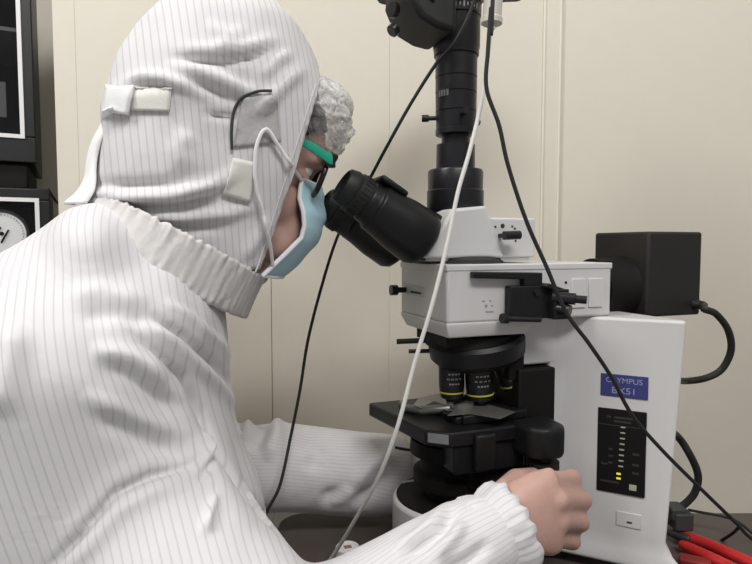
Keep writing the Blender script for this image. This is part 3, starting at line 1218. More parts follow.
# capped vial
vc = P(347.5, 549, .60)
vial = empty('vial', (vc.x, .60, DZ))
tag(vial, 'small white-capped vial with a red mark on its lid', 'vial')
zt = P(347.5, 546, .60).z - DZ
obj('jar', MB().lathe((0, 0, 0), (0, 0, 1), [(0, .010), (.001, .011), (max(.008, zt - .010), .011), (max(.009, zt - .009), .009)], 32), M['jarglass'], vial)
cap = obj('cap', MB().lathe((0, 0, max(.008, zt - .0095)), (0, 0, 1), [(0, .0118), (.0005, .0125), (.0085, .0125), (.0095, .0115), (.0095, .0095), (.0085, .009), (.0085, 0)], 40), M['jar'], vial)
mb = MB()
mb.box((.0003, 0, max(.008, zt - .0095) + .0087), (.008, .006, .0006), Matrix.Rotation(.3, 3, 'Z'))
obj('lid_mark', mb, M['jarmark'], cap, bevel=.0003)

#PERSON#
# ---------------------------------------------------------------- the person
HP = math.radians(25)
HE = W(uv_of(311, 173, .032)[0], 0, uv_of(311, 173, .032)[1])
HF = EU * math.cos(HP) - Vector((0, 0, math.sin(HP)))
HN = EU * math.sin(HP) + Vector((0, 0, math.cos(HP)))
HV = EV


def H(f, v, n):
    return HE + HF * f + HV * v + HN * n


body = MB()
HA = (HF, HV, HN)


def hell(f, v, n, a, b, c):
    body.ellipsoid(H(f, v, n), (HF * a, HV * b, HN * c))


hell(-.080, 0, .010, .090, .076, .080)          # cranium
hell(-.040, 0, -.035, .048, .064, .070)         # face
hell(-.034, 0, -.085, .040, .046, .030)         # jaw
for s in (1, -1):
    hell(-.048, .034 * s, -.070, .046, .030, .042)
    hell(-.040, .026 * s, -.094, .040, .026, .022)
hell(-.060, .036, -.070, .040, .026, .034)
hell(-.060, -.036, -.070, .040, .026, .034)
hell(-.020, .038, -.038, .022, .024, .024)      # cheeks
hell(-.020, -.038, -.038, .022, .024, .024)
hell(.002, 0, .018, .014, .050, .012)           # brow
for s in (1, -1):
    hell(-.010, .032 * s, .008, .015, .018, .008)
    hell(-.012, .032 * s, -.010, .015, .018, .008)
    q_ = uv_of(276, 242, .045)
    q2 = uv_of(288, 228, .045)
    body.ellipsoid(W(q2[0], .034 * s, q2[1]), (EU * .015, EV * .018, Vector((0, 0, .024))))
    body.ellipsoid(W(q_[0], .038 * s, q_[1]), (EU * .019, EV * .018, Vector((0, 0, .020))))
body.tube([H(.004, 0, -.002), H(.009, 0, -.022), H(.016, 0, -.038), H(.008, 0, -.044)], [.006, .008, .011, .009], 14)
for s in (1, -1):
    hell(.006, .010 * s, -.041, .010, .008, .007)
hell(-.002, 0, -.066, .011, .024, .006)          # lips
hell(-.003, 0, -.074, .010, .021, .006)
hell(-.004, 0, -.098, .014, .018, .012)          # chin
for s in (1, -1):
    body.ellipsoid(H(-.095, .079 * s, -.018), (HF * .018 + HV * .006 * s, HV * .008 * s, HN * .032))
NB = W(-.275, 0, .315)
body.tube([H(-.085, 0, -.05), H(-.105, 0, -.10), NB, W(-.31, 0, .25)], [.052, .048, .050, .055], 24)
PEL = Vector((-.36, .47, .56))
body.tube([W(-.31, 0, .25), W(-.36, 0, .10), PEL], [.085, .095, .10], 20)

RS, RE, RW = P(95, 338, .45), P(254, 660, .352), P(506, 524, .463)
LS, LE, LW = P(140, 335, .675), P(206, 466, .690), P(412, 474, .702)
body.tube(spline([W(-.31, 0, .25), RS, P(132, 512, .41), RE, P(345, 634, .392), P(438, 572, .436), RW], 4), [*np.interp(np.linspace(0, 6, 25), range(7), [.05, .035, .03, .028, .024, .022, .026])], 16)
body.tube([W(-.31, 0, .25), LS, LE, P(310, 474, .69), LW], [.05, .045, .036, .034, .026], 16)


def make_hand(wrist, wv0, thick, mcp, pip, dip, tip, thumb):
    m = sum(mcp, Vector()) / 4
    wv1 = (mcp[3] - mcp[0]) / 2
    ax = (m - wrist)
    nrm = ax.cross(wv1).normalized()
    n0 = ax.cross(wv0).normalized()
    rings = []
    for t, hw, th in ((-.25, .026, .021), (0, .027, .020), (.2, .029, .0185), (.45, .033, .0165), (.75, .0355, .0145), (1.0, .0355, .0118), (1.10, .0335, .0085)):
        tt = min(max(t, 0), 1)
        c = wrist + ax * t
        wd = (wv0.normalized() * (1 - tt) + wv1.normalized() * tt).normalized()
        nn = (n0 * (1 - tt) + nrm * tt).normalized()
        rings.append([c + wd * hw * math.copysign(abs(math.cos(a)) ** .8, math.cos(a)) + nn * th * math.sin(a) for a in [2 * PI * k / 24 for k in range(24)]])
    body.rings(rings)
    for i in range(4):
        s = (.86, .88, .86, .80)[i]
        root = wrist.lerp(mcp[i], .55)
        body.tube([root, mcp[i]], [.0085 * s, .0110 * s], 14)
        for a, b, r0, r1 in ((mcp[i], pip[i], .0112, .0100), (pip[i], dip[i], .0098, .0085), (dip[i], tip[i], .0084, .0070)):
            mid = a.lerp(b, .5)
            body.tube([a, mid, b], [r0 * s, (r0 + r1) / 2 * .93 * s, r1 * s], 14)
        for p_, r_ in ((mcp[i], .0116), (pip[i], .0108), (dip[i], .0090), (tip[i], .0072)):
            body.ellipsoid(p_, ((r_ * s, 0, 0), (0, r_ * s, 0), (0, 0, r_ * s)), 16, 10)
    body.tube(thumb, [.014, .0135, .0115, .0098], 14)
    for p_, r_ in zip(thumb[1:], (.0136, .0118, .0098)):
        body.ellipsoid(p_, ((r_, 0, 0), (0, r_, 0), (0, 0, r_)), 16, 10)


make_hand(RW, Vector((.56, 0, -.83)), 0,
          [P(547, 482, .478), P(558, 500, .470), P(559, 520, .470), P(552, 538, .474)],
          [P(572, 479, .515), P(582, 500, .511), P(580, 522, .508), P(572, 541, .508)],
          [P(570, 484, .541), P(578, 503, .540), P(576, 522, .537), P(570, 540, .530)],
          [P(557, 490, .556), P(563, 505, .557), P(561, 521, .555), P(556, 536, .548)],
          [P(506, 496, .478), P(518, 484, .505), P(532, 480, .534), P(541, 484, .557)])
KC = W(.045, -.07, .088)
LM = [KC + Vector((x, y, z)) for x, y, z in ((.005, .045, .030), (.012, .050, .010), (.012, .050, -.010), (.006, .046, -.029))]
LP_ = [KC + Vector((x, y, z)) for x, y, z in ((.038, .022, .027), (.045, .024, .009), (.044, .024, -.010), (.036, .022, -.027))]
LD = [KC + Vector((x, y, z)) for x, y, z in ((.040, -.004, .022), (.045, -.004, .008), (.044, -.004, -.008), (.038, -.002, -.022))]
LT = [KC + Vector((x, y, z)) for x, y, z in ((.028, -.016, .017), (.032, -.018, .006), (.031, -.018, -.006), (.027, -.015, -.017))]
make_hand(LW, Vector((0, 0, -1)), 0, LM, LP_, LD, LT,
          [LW + Vector((.02, -.008, .020)), LW + Vector((.035, -.022, .032)), KC + Vector((-.002, .018, .040)), KC + Vector((.008, -.004, .036))])

me = remesh(body, .0024, 5)
person = obj('person', me, M['skin'], angle=180)
tag(person, 'person in white striped hooded coverall and blue mask, looking into the microscope', 'person')

# eyes, brows
for s in (1, -1):
    e = obj('eye', MB().ellipsoid(H(-.0105, .032 * s, -.001), (HF * .0115, HV * .0115, HN * .0115), 20, 12), M['eye'], person)
    obj('iris', MB().ellipsoid(H(-.0030, .032 * s, -.001), (HF * .0045, HV * .0055, HN * .0055), 20, 12), M['hair'], e)
    mb = MB().tube([H(.016, .014 * s, .018), H(.013, .034 * s, .022), H(-.004, .052 * s, .017)], [.0025, .0032, .0018], 8)
    obj('eyebrow', mb, M['hair'], person)
mb = MB().ellipsoid(H(-.081, 0, .013), (HF * .0915, HV * .0780, HN * .0790), 40, 24)
bmesh.ops.bisect_plane(mb.bm, geom=mb.bm.verts[:] + mb.bm.edges[:] + mb.bm.faces[:], plane_co=H(-.012, 0, .030), plane_no=(HF * .75 - HN * .65).normalized(), clear_outer=True)
obj('hair', mb, M['hair'], person)

# --- coverall
sec = [(205, 90, 126, .030), (222, 66, 165, .065), (245, 40, 200, .095), (270, 0, 208, .130), (300, -45, 216, .160), (340, -85, 216, .175), (390, -115, 218, .172),
       (440, -135, 225, .170), (490, -150, 250, .168), (540, -165, 258, .165), (620, -190, 245, .165), (700, -215, 235, .17), (800, -250, 230, .17), (860, -250, 180, .15)]
tb = MB()
rings = []
for py, Lx, Rx, b in sec:
    Yc = .51
    for _ in range(6):
        Xm = ((Lx + Rx) / 2 - 376) / F * Yc
        Yc = .6 + .342 * (Xm - .08) / .94
        Yc = max(Yc, .455)
    XL, XR = (Lx - 376) / F * Yc, (Rx - 376) / F * Yc
    c = Vector(((XL + XR) / 2, Yc, P(300, py, Yc).z))
    a = (XR - XL) / 2
    b = min(b, Yc - .27)
    ring = []
    for k in range(48):
        t = 2 * PI * k / 48
        cx, sx = math.cos(t), math.sin(t)
        e = .85
        ring.append(c + EU * a * math.copysign(abs(cx) ** e, cx) + EV * b * math.copysign(abs(sx) ** e, sx))
    rings.append(ring)
tb.rings(rings)
RF1, RF2, RF3 = P(345, 630, .392), P(438, 566, .436), P(500, 530, .461)
tb.tube(spline([W(-.33, .02, .25), RS, P(138, 508, .40), RE, RF1, RF2, RF3], 5),
        [*np.interp(np.linspace(0, 6, 31), [0, 1, 2, 3, 4, 5, 6], [.09, .080, .070, .062, .047, .039, .034])], 28)
tb.ellipsoid(RS + Vector((-.01, .01, .0)), ((.085, 0, 0), (0, .085, 0), (0, 0, .080)))
tb.ellipsoid(P(104, 252, .47), (EU * .040, EV * .112, Vector((0, 0, .041))))
LF1, LF2, LF3 = P(275, 466, .68), P(350, 473, .695), P(408, 475, .702)
tb.tube(spline([W(-.33, -.02, .25), LS, LE, LF1, LF2, LF3], 5),
        [*np.interp(np.linspace(0, 5, 26), [0, 1, 2, 3, 4, 5], [.09, .072, .056, .052, .051, .046])], 28)
for s, kx, ky in ((1, .02, .36), (-1, .0, .56)):
    hip = PEL + Vector((.04, -.085 * s, -.01))
    knee = Vector((kx, ky, .52))
    tb.tube(spline([hip, hip.lerp(knee, .5) + Vector((0, 0, .01)), knee, Vector((kx + .0, ky, .30)), Vector((kx - .02, ky, .09))], 4),
            [*np.interp(np.linspace(0, 4, 17), [0, 1, 2, 3, 4], [.095, .088, .072, .066, .058])], 24)
me = remesh(tb, .0052, 20, 1)

RBONE = [RS, RE, RF1, RF2, RF3]
LBONE = [LS, LE, LF1, LF2, LF3]


def bone_coords(co, pts, rad):
    """distance, stripe coordinate round the sleeve (zero towards the camera)"""
    best = np.full(len(co), 1e9)
    su = np.zeros(len(co))
    seg = np.zeros(len(co), int)
    for k_, (a, b) in enumerate(zip(pts[:-1], pts[1:])):
        A = np.array(a)
        D = np.array(b - a)
        l2 = D @ D
        t = np.clip(((co - A) @ D) / l2, 0, 1)
        q = co - A - t[:, None] * D
        d = np.linalg.norm(q, axis=1)
        dn = D / math.sqrt(l2)
        cd = np.array([0, 0, ZC]) - (A + D / 2)
        e1 = cd - dn * (cd @ dn)
        e1 /= np.linalg.norm(e1)
        e2 = np.cross(dn, e1)
        th = np.arctan2(q @ e2, q @ e1)
        sel = d < best
        ra, rb = rad[k_], rad[k_ + 1]
        su = np.where(sel, th * (ra + (rb - ra) * t), su)
        seg = np.where(sel, k_, seg)
        best = np.where(sel, d, best)
    return best, su, seg


def stripe_uv(me, scale=1.0):
    co = get_co(me)
    dr, sr, gr = bone_coords(co, RBONE, [.092, .085, .060, .046, .043])
    dl, sl_, gl_s = bone_coords(co, LBONE, [.08, .075, .065, .058, .05])
    rel = co - np.array(MO)
    zq = rel[:, 2] - .36
    st_ = rel @ np.array(EU) + .10 * zq - .45 * zq * zq
    reg = np.zeros(len(co), int)
    reg[(dr < .09) & (gr >= 1)] = 1
    reg[(dl < .085) & (gl_s >= 1)] = 2
    S = np.stack([st_, sr, sl_])
    uvl = me.uv_layers.new(name='UVMap')
    lv = np.empty(len(me.loops), dtype=np.int32)
    me.loops.foreach_get('vertex_index', lv)
    lt = np.empty(len(me.polygons), dtype=np.int32)
    me.polygons.foreach_get('loop_total', lt)
    ls = np.empty(len(me.polygons), dtype=np.int32)
    me.polygons.foreach_get('loop_start', ls)
    freg = reg[lv[ls]]
    lreg = np.repeat(freg, lt)
    uv = np.stack([S[lreg, lv] * scale + 5.0, co[lv, 2]], 1)
    uvl.data.foreach_set('uv', uv.astype(np.float32).ravel())


stripe_uv(me)
cloth_noise(me, [((7, 7, 5), .0050, 0), ((22, 22, 10), .0012, 3.1), ((55, 55, 34), .0006, 7.7)])
folds(me, [
    ([(40, 575), (60, 558), (85, 530), (115, 493), (150, 476), (188, 466), (204, 455)], 4, -.0060),
    ([(60, 578), (85, 552), (118, 512), (152, 492), (192, 478)], 9, .0032),
    ([(45, 560), (80, 520), (112, 480), (148, 462), (190, 452)], 10, .002),
    ([(128, 330), (158, 352), (185, 378), (200, 412), (212, 445), (238, 482), (262, 512), (290, 540)], 4, -.008),
    ([(112, 340), (145, 366), (172, 398), (188, 430), (204, 462), (228, 498), (255, 530)], 11, .006),
    ([(140, 318), (175, 345), (210, 378), (238, 408)], 6, .006),
    ([(150, 312), (185, 335), (215, 362), (236, 392)], 4, -.007),
    ([(165, 300), (195, 322), (220, 345), (232, 362)], 5, .004),
    ([(95, 364), (130, 378), (165, 402), (182, 412)], 8, -.0048),
    ([(90, 348), (130, 358), (165, 378)], 9, .005),
    ([(88, 415), (118, 428), (152, 445), (188, 458)], 9, -.0042),
    ([(80, 395), (118, 406), (155, 424), (186, 440)], 10, .005),
    ([(214, 494), (210, 512), (205, 535)], 4, .005),
    ([(200, 430), (208, 445), (203, 470)], 5, .006),
    ([(212, 452), (206, 468), (200, 484)], 3.5, -.005),
    ([(18, 320), (8, 370), (2, 420)], 16, .007),
    ([(60, 300), (100, 292), (150, 305)], 10, .004),
    ([(75, 316), (120, 312), (160, 325)], 9, -.004),
    ([(360, 480), (340, 492), (318, 500)], 7, -.006),
    ([(395, 470), (376, 488), (352, 506)], 7, -.007),
    ([(400, 452), (372, 466), (348, 490), (330, 505)], 7, .007),
    ([(300, 432), (318, 452), (310, 475)], 9, -.005),
    ([(265, 410), (262, 430), (250, 452)], 7, -.008),
    ([(278, 412), (276, 436), (266, 462)], 7, .007),
    ([(250, 398), (250, 420), (243, 440)], 6, .008),
    ([(400, 556), (425, 545), (445, 528), (458, 508)], 6, -.006),
    ([(430, 560), (450, 540), (466, 520)], 7, .005),
    ([(390, 552), (415, 538), (436, 520), (452, 502)], 6, .005),
    ([(440, 575), (470, 560), (492, 540)], 7, -.005),
])
cover = obj('coverall', me, M['coverall'], person, angle=180)

# cuffs


def cuff(p0, p1, r, ra, side_ax, seed, flareout=1.0):
    a = (p1 - p0).normalized()
    e1 = (side_ax - a * side_ax.dot(a)).normalized()
    e2 = a.cross(e1)
    rings = []
    rnd = random.Random(seed)
    ph = [rnd.uniform(0, 6.28) for _ in range(4)]
    n = 140
    ln = (p1 - p0).length
    prof = [(0, .88, .0), (.08, 1.02, .4), (.25, 1.10, .8), (.42, 1.05, 1.0), (.55, .98, 1.0), (.68, 1.06, 1.2), (.85, 1.10, 1.5), (1.0, 1.06, 1.8), (1.0, .96, 1.8), (.8, .90, 1.0), (.5, .84, .5)]
    for t, s, k in prof:
        ring = []
        for i in range(n):
            th = 2 * PI * i / n
            w_ = .007 * math.sin(17 * th + ph[0] + 3 * math.sin(3 * th)) + .004 * math.sin(31 * th + ph[1] + 3 * math.sin(4 * th)) + .018 * math.sin(7 * th + ph[2] + math.sin(2 * th))
            rr = s * (1 + w_ * k)
            ring.append(p0 + a * (ln * t + .0009 * k * math.sin(13 * th + ph[3] + 2 * math.sin(3 * th))) + (e1 * math.cos(th) * r + e2 * math.sin(th) * ra) * rr)
        rings.append(ring)
    return MB().rings(rings, cap=False)


def tube_uv(o, rows, n, circ):
    me = o.data
    uvl = me.uv_layers.new(name='UVMap')
    for poly in me.polygons:
        idx = [me.loops[l].vertex_index % n for l in poly.loop_indices]
        wrap = max(idx) - min(idx) > n / 2
        for l, k in zip(poly.loop_indices, idx):
            if wrap and k < n / 2:
                k += n
            uvl.data[l].uv = (k / n * circ, 0)


cu = obj('cuff', cuff(P(468, 550, .450), P(515, 524, .466), .0345, .031, Vector((.5, 0, -.85)), 3), M['coverall'], person, angle=180)
tube_uv(cu, 0, 140, .2)
cu = obj('cuff', cuff(P(400, 474, .701), P(420, 474, .703), .036, .034, Vector((0, 0, -1)), 5), M['coverall'], person, angle=180)
tube_uv(cu, 0, 140, .2)

# collar: gathered band round the neck
cf, cb = W(-.205, 0, .292), W(-.335, 0, .364)
cc = (cf + cb) / 2
e1 = (cf - cc)
e2 = EV * .100
up = e1.cross(e2).normalized()
if up.z < 0:
    up = -up
rings = []
n = 420
prof = [(-.021, 1.045, .6)] + [(-.019 + .036 * i / 14, 1.062 - .030 * i / 14 + (.004 if i % 2 else -.003), .5 + 1.2 * (abs(i / 14 - .5) * 2) ** 3) for i in range(15)] + [(.017, .985, 1.3), (.010, .97, .6), (-.010, .97, .4)]
for hgt, grow, k in prof:
    ring = []
    for i in range(n):
        th = 2 * PI * i / n
        c_, s_ = math.cos(th), math.sin(th)
        w_ = (.012 * noise.noise(Vector((c_ * 14, s_ * 14, hgt * 40))) + .007 * noise.noise(Vector((c_ * 34, s_ * 34, hgt * 90))) + .004 * math.sin(61 * th + 3 * math.sin(5 * th))) * k
        ring.append(cc + (e1 * c_ + e2 * s_) * (grow + w_) + up * (hgt + .0014 * noise.noise(Vector((c_ * 20, s_ * 20, 3))) * k))
    rings.append(ring)
col_ = obj('collar', MB().rings(rings, cap=False, close=True), M['band'], person, angle=180)
# loose corner of the collar under the chin
fpts = [(236, 268), (259, 289), (250, 297), (248, 318), (236, 303), (226, 290)]
mb = MB().prism([W(uv_of(x, y, .034)[0], .034, uv_of(x, y, .034)[1]) for x, y in fpts], [W(uv_of(x, y, .034)[0], .012, uv_of(x, y, .034)[1]) for x, y in fpts])
obj('collar_flap', mb, M['band'], person, bevel=.004)

# --- hood
hs = [(4, 208, 256, .035), (9, 188, 270, .050), (20, 170, 284, .066), (40, 150, 299, .083), (60, 138, 311, .091), (80, 129, 320, .097), (100, 122, 327, .100), (120, 115, 331, .101),
      (140, 114, 331, .099), (160, 111, 326, .097), (180, 109, 320, .095), (200, 107, 310, .092), (220, 107, 298, .088), (242, 108, 286, .084), (266, 120, 276, .078)]
keys = []
for py, Lx, Rx, b in hs:
    Yc = .5
    for _ in range(6):
        Xm = ((Lx + Rx) / 2 - 376) / F * Yc
        Yc = .6 + .342 * (Xm - .08) / .94
    keys.append((P(300, py, Yc).z, (Lx - 376) / F * Yc, (Rx - 376) / F * Yc, Yc, b))
keys = spline([Vector(k[1:4]) for k in keys], 6), spline([Vector((k[0], k[4], 0)) for k in keys], 6)
rings = []
n = 150
for q, r_ in zip(*keys):
    c = Vector(((q.x + q.y) / 2, q.z, r_.x))
    a = (q.y - q.x) / 2 * .985
    ring = []
    for k in range(n):
        t = 2 * PI * k / n
        cx, sx = math.cos(t), math.sin(t)
        e = .88
        ring.append(c + EU * a * math.copysign(abs(cx) ** e, cx) + EV * r_.y * math.copysign(abs(sx) ** e, sx))
    rings.append(ring)
mb = MB().rings(rings[::-1])
bm = mb.bm
fl = [f for f in bm.faces if len(f.verts) > 4]
bmesh.ops.poke(bm, faces=[f for f in fl if f.calc_center_median().z > HE.z])
bmesh.ops.delete(bm, geom=[f for f in bm.faces if len(f.verts) > 4], context='FACES')
u0, h0 = uv_of(258, 272, .07)
u1_, h1_ = uv_of(318, 84, .07)
pa, pb = W(u0, 0, h0), W(u1_, 0, h1_)
nrm = (pb - pa).cross(EV).normalized()
if nrm.dot(EU) < 0:
    nrm = -nrm
bmesh.ops.recalc_face_normals(bm, faces=bm.faces)
bmesh.ops.bisect_plane(bm, geom=bm.verts[:] + bm.edges[:] + bm.faces[:], plane_co=pa, plane_no=nrm, clear_outer=True)
me = bpy.data.meshes.new('hood')
bm.to_mesh(me)
bm.free()
cloth_noise(me, [((11, 11, 9), .0040, 1.3), ((24, 24, 20), .0020, 4.1), ((60, 60, 40), .0008, 9.2)], 3)
folds(me, [
    ([(166, 57), (195, 60), (222, 62), (250, 58), (278, 48)], 4.5, -.006),
    ([(180, 50), (215, 52), (255, 46), (282, 38)], 6, .004),
    ([(170, 66), (205, 74), (235, 86), (262, 94)], 7, .006),
    ([(185, 84), (215, 92), (236, 104)], 6, -.004),
    ([(122, 84), (140, 79), (165, 79), (190, 88), (215, 100)], 5, .006),
    ([(130, 90), (150, 87), (172, 88)], 4, -.004),
    ([(205, 113), (222, 117), (238, 114)], 3, -.005),
    ([(210, 22), (226, 38), (222, 46), (246, 26)], 5, .004),
    ([(222, 62), (240, 78), (252, 92)], 4, -.005),
    ([(262, 80), (275, 62), (292, 52)], 6, .005),
    ([(250, 120), (268, 100), (290, 78), (306, 66)], 6, .006),
    ([(90, 192), (130, 198), (175, 196), (215, 184), (240, 168)], 6, .009),
    ([(100, 205), (140, 208), (185, 205), (225, 192)], 6, -.007),
    ([(140, 216), (185, 218), (230, 213), (258, 206)], 5, .005),
    ([(130, 224), (180, 228), (225, 226)], 5, -.004),
    ([(90, 185), (125, 186), (165, 184), (205, 172)], 6, -.005),
    ([(244, 92), (236, 102), (232, 118), (233, 146)], 2.5, -.003),
    ([(270, 215), (255, 240), (240, 262)], 5, .003),
    ([(190, 130), (180, 150), (186, 170)], 9, .004),
])
co = get_co(me)
rel = co - np.array(MO)
su = rel @ np.array(EU) + .08 * rel[:, 2]
uvl = me.uv_layers.new(name='UVMap')
lv = np.empty(len(me.loops), dtype=np.int32)
me.loops.foreach_get('vertex_index', lv)
uvl.data.foreach_set('uv', np.stack([su[lv] + 5, co[lv, 2]], 1).astype(np.float32).ravel())
hood = obj('hood', me, M['hood'], person, solid=.0016, angle=180)
hm = evaluated(hood)
bvh = BVHTree.FromPolygons([v.co.copy() for v in hm.vertices], [tuple(p.vertices) for p in hm.polygons])
cm = evaluated(cover)
bvc = BVHTree.FromPolygons([v.co.copy() for v in cm.vertices], [tuple(p.vertices) for p in cm.polygons])


def on_hood(px, py, off=.0015, tree=None, fall=.46):
    """the place on the garment a sewn piece lies on, lifted by its thickness"""
    o = Vector((0, 0, ZC))
    d = (P(px, py, 1.0) - o).normalized()
    hit = (tree or bvh).ray_cast(o, d)
    if hit[0] is None:
        return P(px, py, fall)
    n_ = hit[1] if hit[1].dot(d) < 0 else -hit[1]
    return hit[0] + n_ * off


def drape(quad, off, nx=10, ny=8, tree=None):
    a, b, c, d = [Vector((x, y, 0)) for x, y in quad]
    rows = []
    for j in range(ny + 1):
        row = []
        for i in range(nx + 1):
            p = a.lerp(b, i / nx).lerp(d.lerp(c, i / nx), j / ny)
            row.append(on_hood(p.x, p.y, off, tree))
        rows.append(row)
    return MB().grid(rows)


obj('hook_patch', drape([(233, 158), (255, 162), (249, 203), (222, 194)], .0018), M['cream'], hood, solid=.0018)
obj('adjuster_patch', drape([(136, 86), (173, 87), (170, 112), (133, 111)], .0016), M['cream'], hood, solid=.0012)
mb = drape([(112, 88), (137, 90), (132, 116), (109, 113)], .004, 8, 8)
obj('fastening_tab', mb, M['tab'], hood, solid=.003)
# loose strap down the back of the hood
sp_ = [on_hood(113, 112, .003), P(107, 124, .47), P(98, 142, .466), P(93, 160, .464), P(91, 180, .460), P(86, 193, .455), P(76, 204, .45)]
rows = []
for i, p in enumerate(spline(sp_, 5)):
    wdt = .004 + .0045 * max(0, (i - 18) / 12)
    rows.append([p - EV * .010 - EU * wdt * .3, p - EU * wdt, p + EV * .010, p + EV * .014 + EU * wdt])
obj('loose_strap', MB().grid(rows), M['tab'], hood, solid=.0016)
# mesh-covered ear window and its stitched edge
quad = []
mb = drape([(242, 97), (276, 96), (280, 142), (234, 148)], .0010, 12, 12)
obj('ear_window', mb, mat('grey mesh over ear', (.46, .44, .44), .85, bump=.5, bscale=180, var=.25), hood, solid=.001)
mb = MB().tube(spline([on_hood(x, y, .0018) for x, y in ((232, 150), (231, 130), (234, 111), (242, 98), (256, 92), (272, 92))], 6), .0011, 8)
obj('ear_piping', mb, M['dimprint'], hood)
# beige patch and gathered strip are on the collar; rolled edge of the face opening
edge = []
for x, y in [(258 + (318 - 258) * t, 272 + (84 - 272) * t) for t in [k / 14 for k in range(15)]]:
    edge.append(on_hood(x - 2.5, y, .0006))
obj('face_hem', MB().tube(spline(edge, 3), .0006, 8), M['hood'], hood)

# --- bouffant cap showing under the hood
bu, bh = uv_of(306, 121, .0)
mb = MB().ellipsoid(W(bu, 0, bh), (EU * .037 - Vector((0, 0, .010)), EV * .078, Vector((0, 0, .034)) + EU * .006), 110, 70)
me = bpy.data.meshes.new('cap')
mb.bm.to_mesh(me)
mb.bm.free()
co, no = get_co(me), get_no(me)
rel = co - np.array(W(bu, 0, bh))
f_ = rel @ np.array(EU)
th_ = np.arctan2(rel @ np.array(EV), rel[:, 2])
d_ = np.array([.0065 * noise.noise(Vector((math.cos(a) * 3.2, math.sin(a) * 3.2, q * 12))) + .0035 * noise.noise(Vector((math.cos(a) * 9, math.sin(a) * 9, q * 22 + 5)))
               + .0016 * noise.noise(Vector((math.cos(a) * 24, math.sin(a) * 24, q * 60 + 9))) for a, q in zip(th_, f_)])
set_co(me, co + no * d_[:, None])
net = obj('bouffant_cap', me, M['net'], person, angle=180)

# --- spectacles
HG = uv_of(332, 158, .066)
GD = uv_of(319, 193, .066)
gd = Vector((GD[0] - HG[0], GD[1] - HG[1]))
gl_ = gd.length
gd /= gl_


def G(d, v, fwd=0.0):
    """a point of the spectacle front: d below the hinge line, v across"""
    return W(HG[0] + gd.x * d - gd.y * fwd, v, HG[1] + gd.y * d + gd.x * fwd)


T1, T2 = uv_of(304, 143, .074), uv_of(262, 122, .082)
for s in (1, -1):
    rows = []
    for (u, h), v in (((HG[0], HG[1] - .002), .067), (T1, .075), (T2, .082)):
        rows.append((W(u, v * s, h)))
    mb = MB()
    rg = []
    for p, hh in zip(spline(rows, 6), np.interp(range(13), [0, 6, 12], [.0048, .0038, .0028])):
        rg.append([p + EV * (.0014 * math.cos(a)) + Vector((0, 0, hh * math.sin(a))) for a in [2 * PI * k / 12 for k in range(12)]])
    obj('temple', mb.rings(rg), M['teal'], person)
    ring = []
    for k in range(32):
        t = 2 * PI * k / 32
        cx, sx = math.cos(t), math.sin(t)
        vv = .036 + .027 * math.copysign(abs(cx) ** .7, cx)
        ring.append(G(gl_ * .5 - gl_ * .5 * math.copysign(abs(sx) ** .7, sx), vv * s, -.10 * (vv - .02) ** 1.0 + .003))
    mb = MB().tube(ring + ring[:1], .0024, 10)
    if s == 1:
        mb.tube([G(.010, .010, .003), G(.008, 0, .005), G(.010, -.010, .003)], .0022, 8)
    mb.box(G(.003, .0655 * s), (.007, .005, .010), Matrix.Rotation(MA, 3, 'Z'))
    fr_ = obj('spectacle_frame', mb, M['frame'], person)
    obj('lens', MB().prism(ring, [p + EU * .0012 for p in ring]), M['lens'], fr_)

# --- face mask
def lerp_keys(keys, t):
    ts = [k[0] for k in keys]
    return [float(np.interp(t, ts, [k[i] for k in keys])) for i in range(1, len(keys[0]))]


MID = [(t, *uv_of(x, y, 0)) for t, x, y in ((0, 318, 191), (.12, 320, 199), (.25, 321, 208), (.4, 321, 221), (.55, 318, 233), (.7, 311, 246), (.85, 298, 261), (1, 280, 276))]
EDG = [(t, *uv_of(x, y, v), v) for t, x, y, v in ((0, 302, 179, .049), (.12, 300, 188, .053), (.25, 299, 198, .056), (.4, 303, 212, .058), (.55, 304, 226, .057), (.7, 301, 238, .056), (.85, 287, 252, .058), (1, 262, 276, .060))]


def mask_pt(a, t, off=0.0):
    """a: -1 .. 1 across the face (+ towards the camera), t: 0 top .. 1 bottom"""
    mu, mh = lerp_keys(MID, t)
    eu_, eh, ev = lerp_keys(EDG, t)
    k = abs(a) ** 2.4
    pleat = .0010 * math.sin(t * 6.28 * 3.5) * (1 - k) + off
    s_ = math.copysign(1, a)
    return W(mu + (eu_ - mu) * k + pleat * (1 - .6 * k), (ev * abs(a) ** .9 + off * k) * s_, mh + (eh - mh) * k)


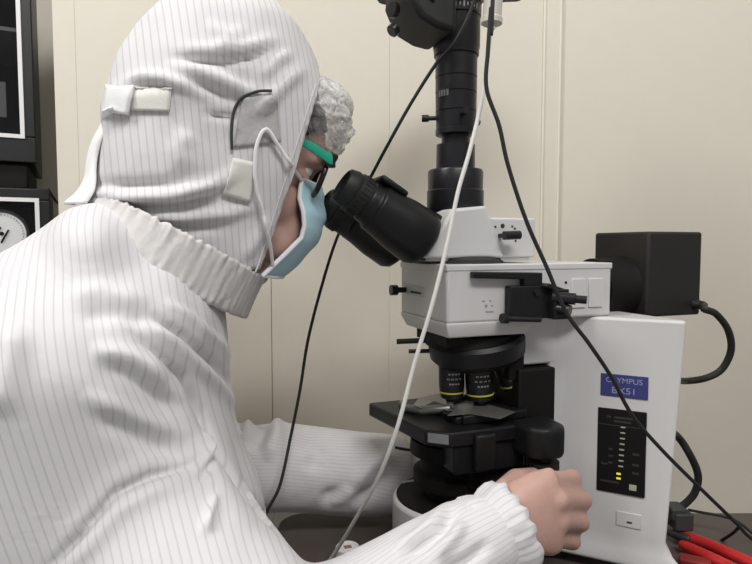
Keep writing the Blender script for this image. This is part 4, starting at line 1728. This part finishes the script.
A1 = 1.0
rows = [[mask_pt(-A1 + 2 * A1 * i / 40, j / 30) for i in range(41)] for j in range(31)]
msk = obj('face_mask', MB().grid(rows), M['mask'], person, solid=.0016, angle=180)
for s in (1, -1):
    mb = MB().tube([mask_pt(A1 * s, t, .0004) for t in [k / 20 for k in range(21)]], .0020, 8)
    obj('side_binding', mb, M['maskedge'], msk)
obj('top_binding', MB().tube([mask_pt(-A1 + 2 * A1 * i / 40, 0, .0002) for i in range(41)], .0014, 8), M['maskedge'], msk)
obj('bottom_binding', MB().tube([mask_pt(-A1 + 2 * A1 * i / 40, 1, .0002) for i in range(41)], .0016, 8), M['maskedge'], msk)
lp = [mask_pt(A1, .02, .001), W(*(lambda q: (q[0], .066, q[1]))(uv_of(295, 171, .066)))] + [on_hood(x, y, .0045) for x, y in ((287, 163), (280, 152), (273, 141), (268, 133), (264, 130), (260, 133), (256, 142), (254, 152), (253, 172), (254, 182), (255, 192), (258, 203), (261, 214), (264, 225))] + [W(*(lambda q: (q[0], .075, q[1]))(uv_of(270, 244, .075)))] + [mask_pt(A1, .94, .001)]
obj('ear_loop', MB().tube(spline(lp, 6), .0015, 8), M['loop'], msk)
lp = [mask_pt(-A1, .02, .001)] + [W(u, v, h) for u, v, h in ((-.20, -.098, .40), (-.235, -.112, .425), (-.255, -.112, .42), (-.255, -.112, .38), (-.24, -.108, .345))] + [mask_pt(-A1, .92, .001)]
obj('ear_loop', MB().tube(spline(lp, 6), .0017, 8), M['loop'], msk)

# shoes
for s, kx, ky in ((1, .02, .36), (-1, .0, .56)):
    mb = MB()
    for t, hw, hh in ((0, .030, .07), (.06, .036, .085), (.14, .040, .065), (.22, .042, .045), (.265, .030, .035), (.28, .012, .022)):
        mb._add([], [])
    prof = ((-.075, .024, .06), (-.05, .036, .09), (.02, .038, .088), (.08, .042, .06), (.14, .043, .045), (.18, .032, .036), (.195, .014, .024))
    mb.rings([[Vector((kx - .02 + x, ky + hw * math.cos(a), .0 + hh * (.5 + .5 * math.sin(a)))) for a in [2 * PI * k / 20 for k in range(20)]] for x, hw, hh in prof])
    obj('shoe', mb, M['tab'], person)
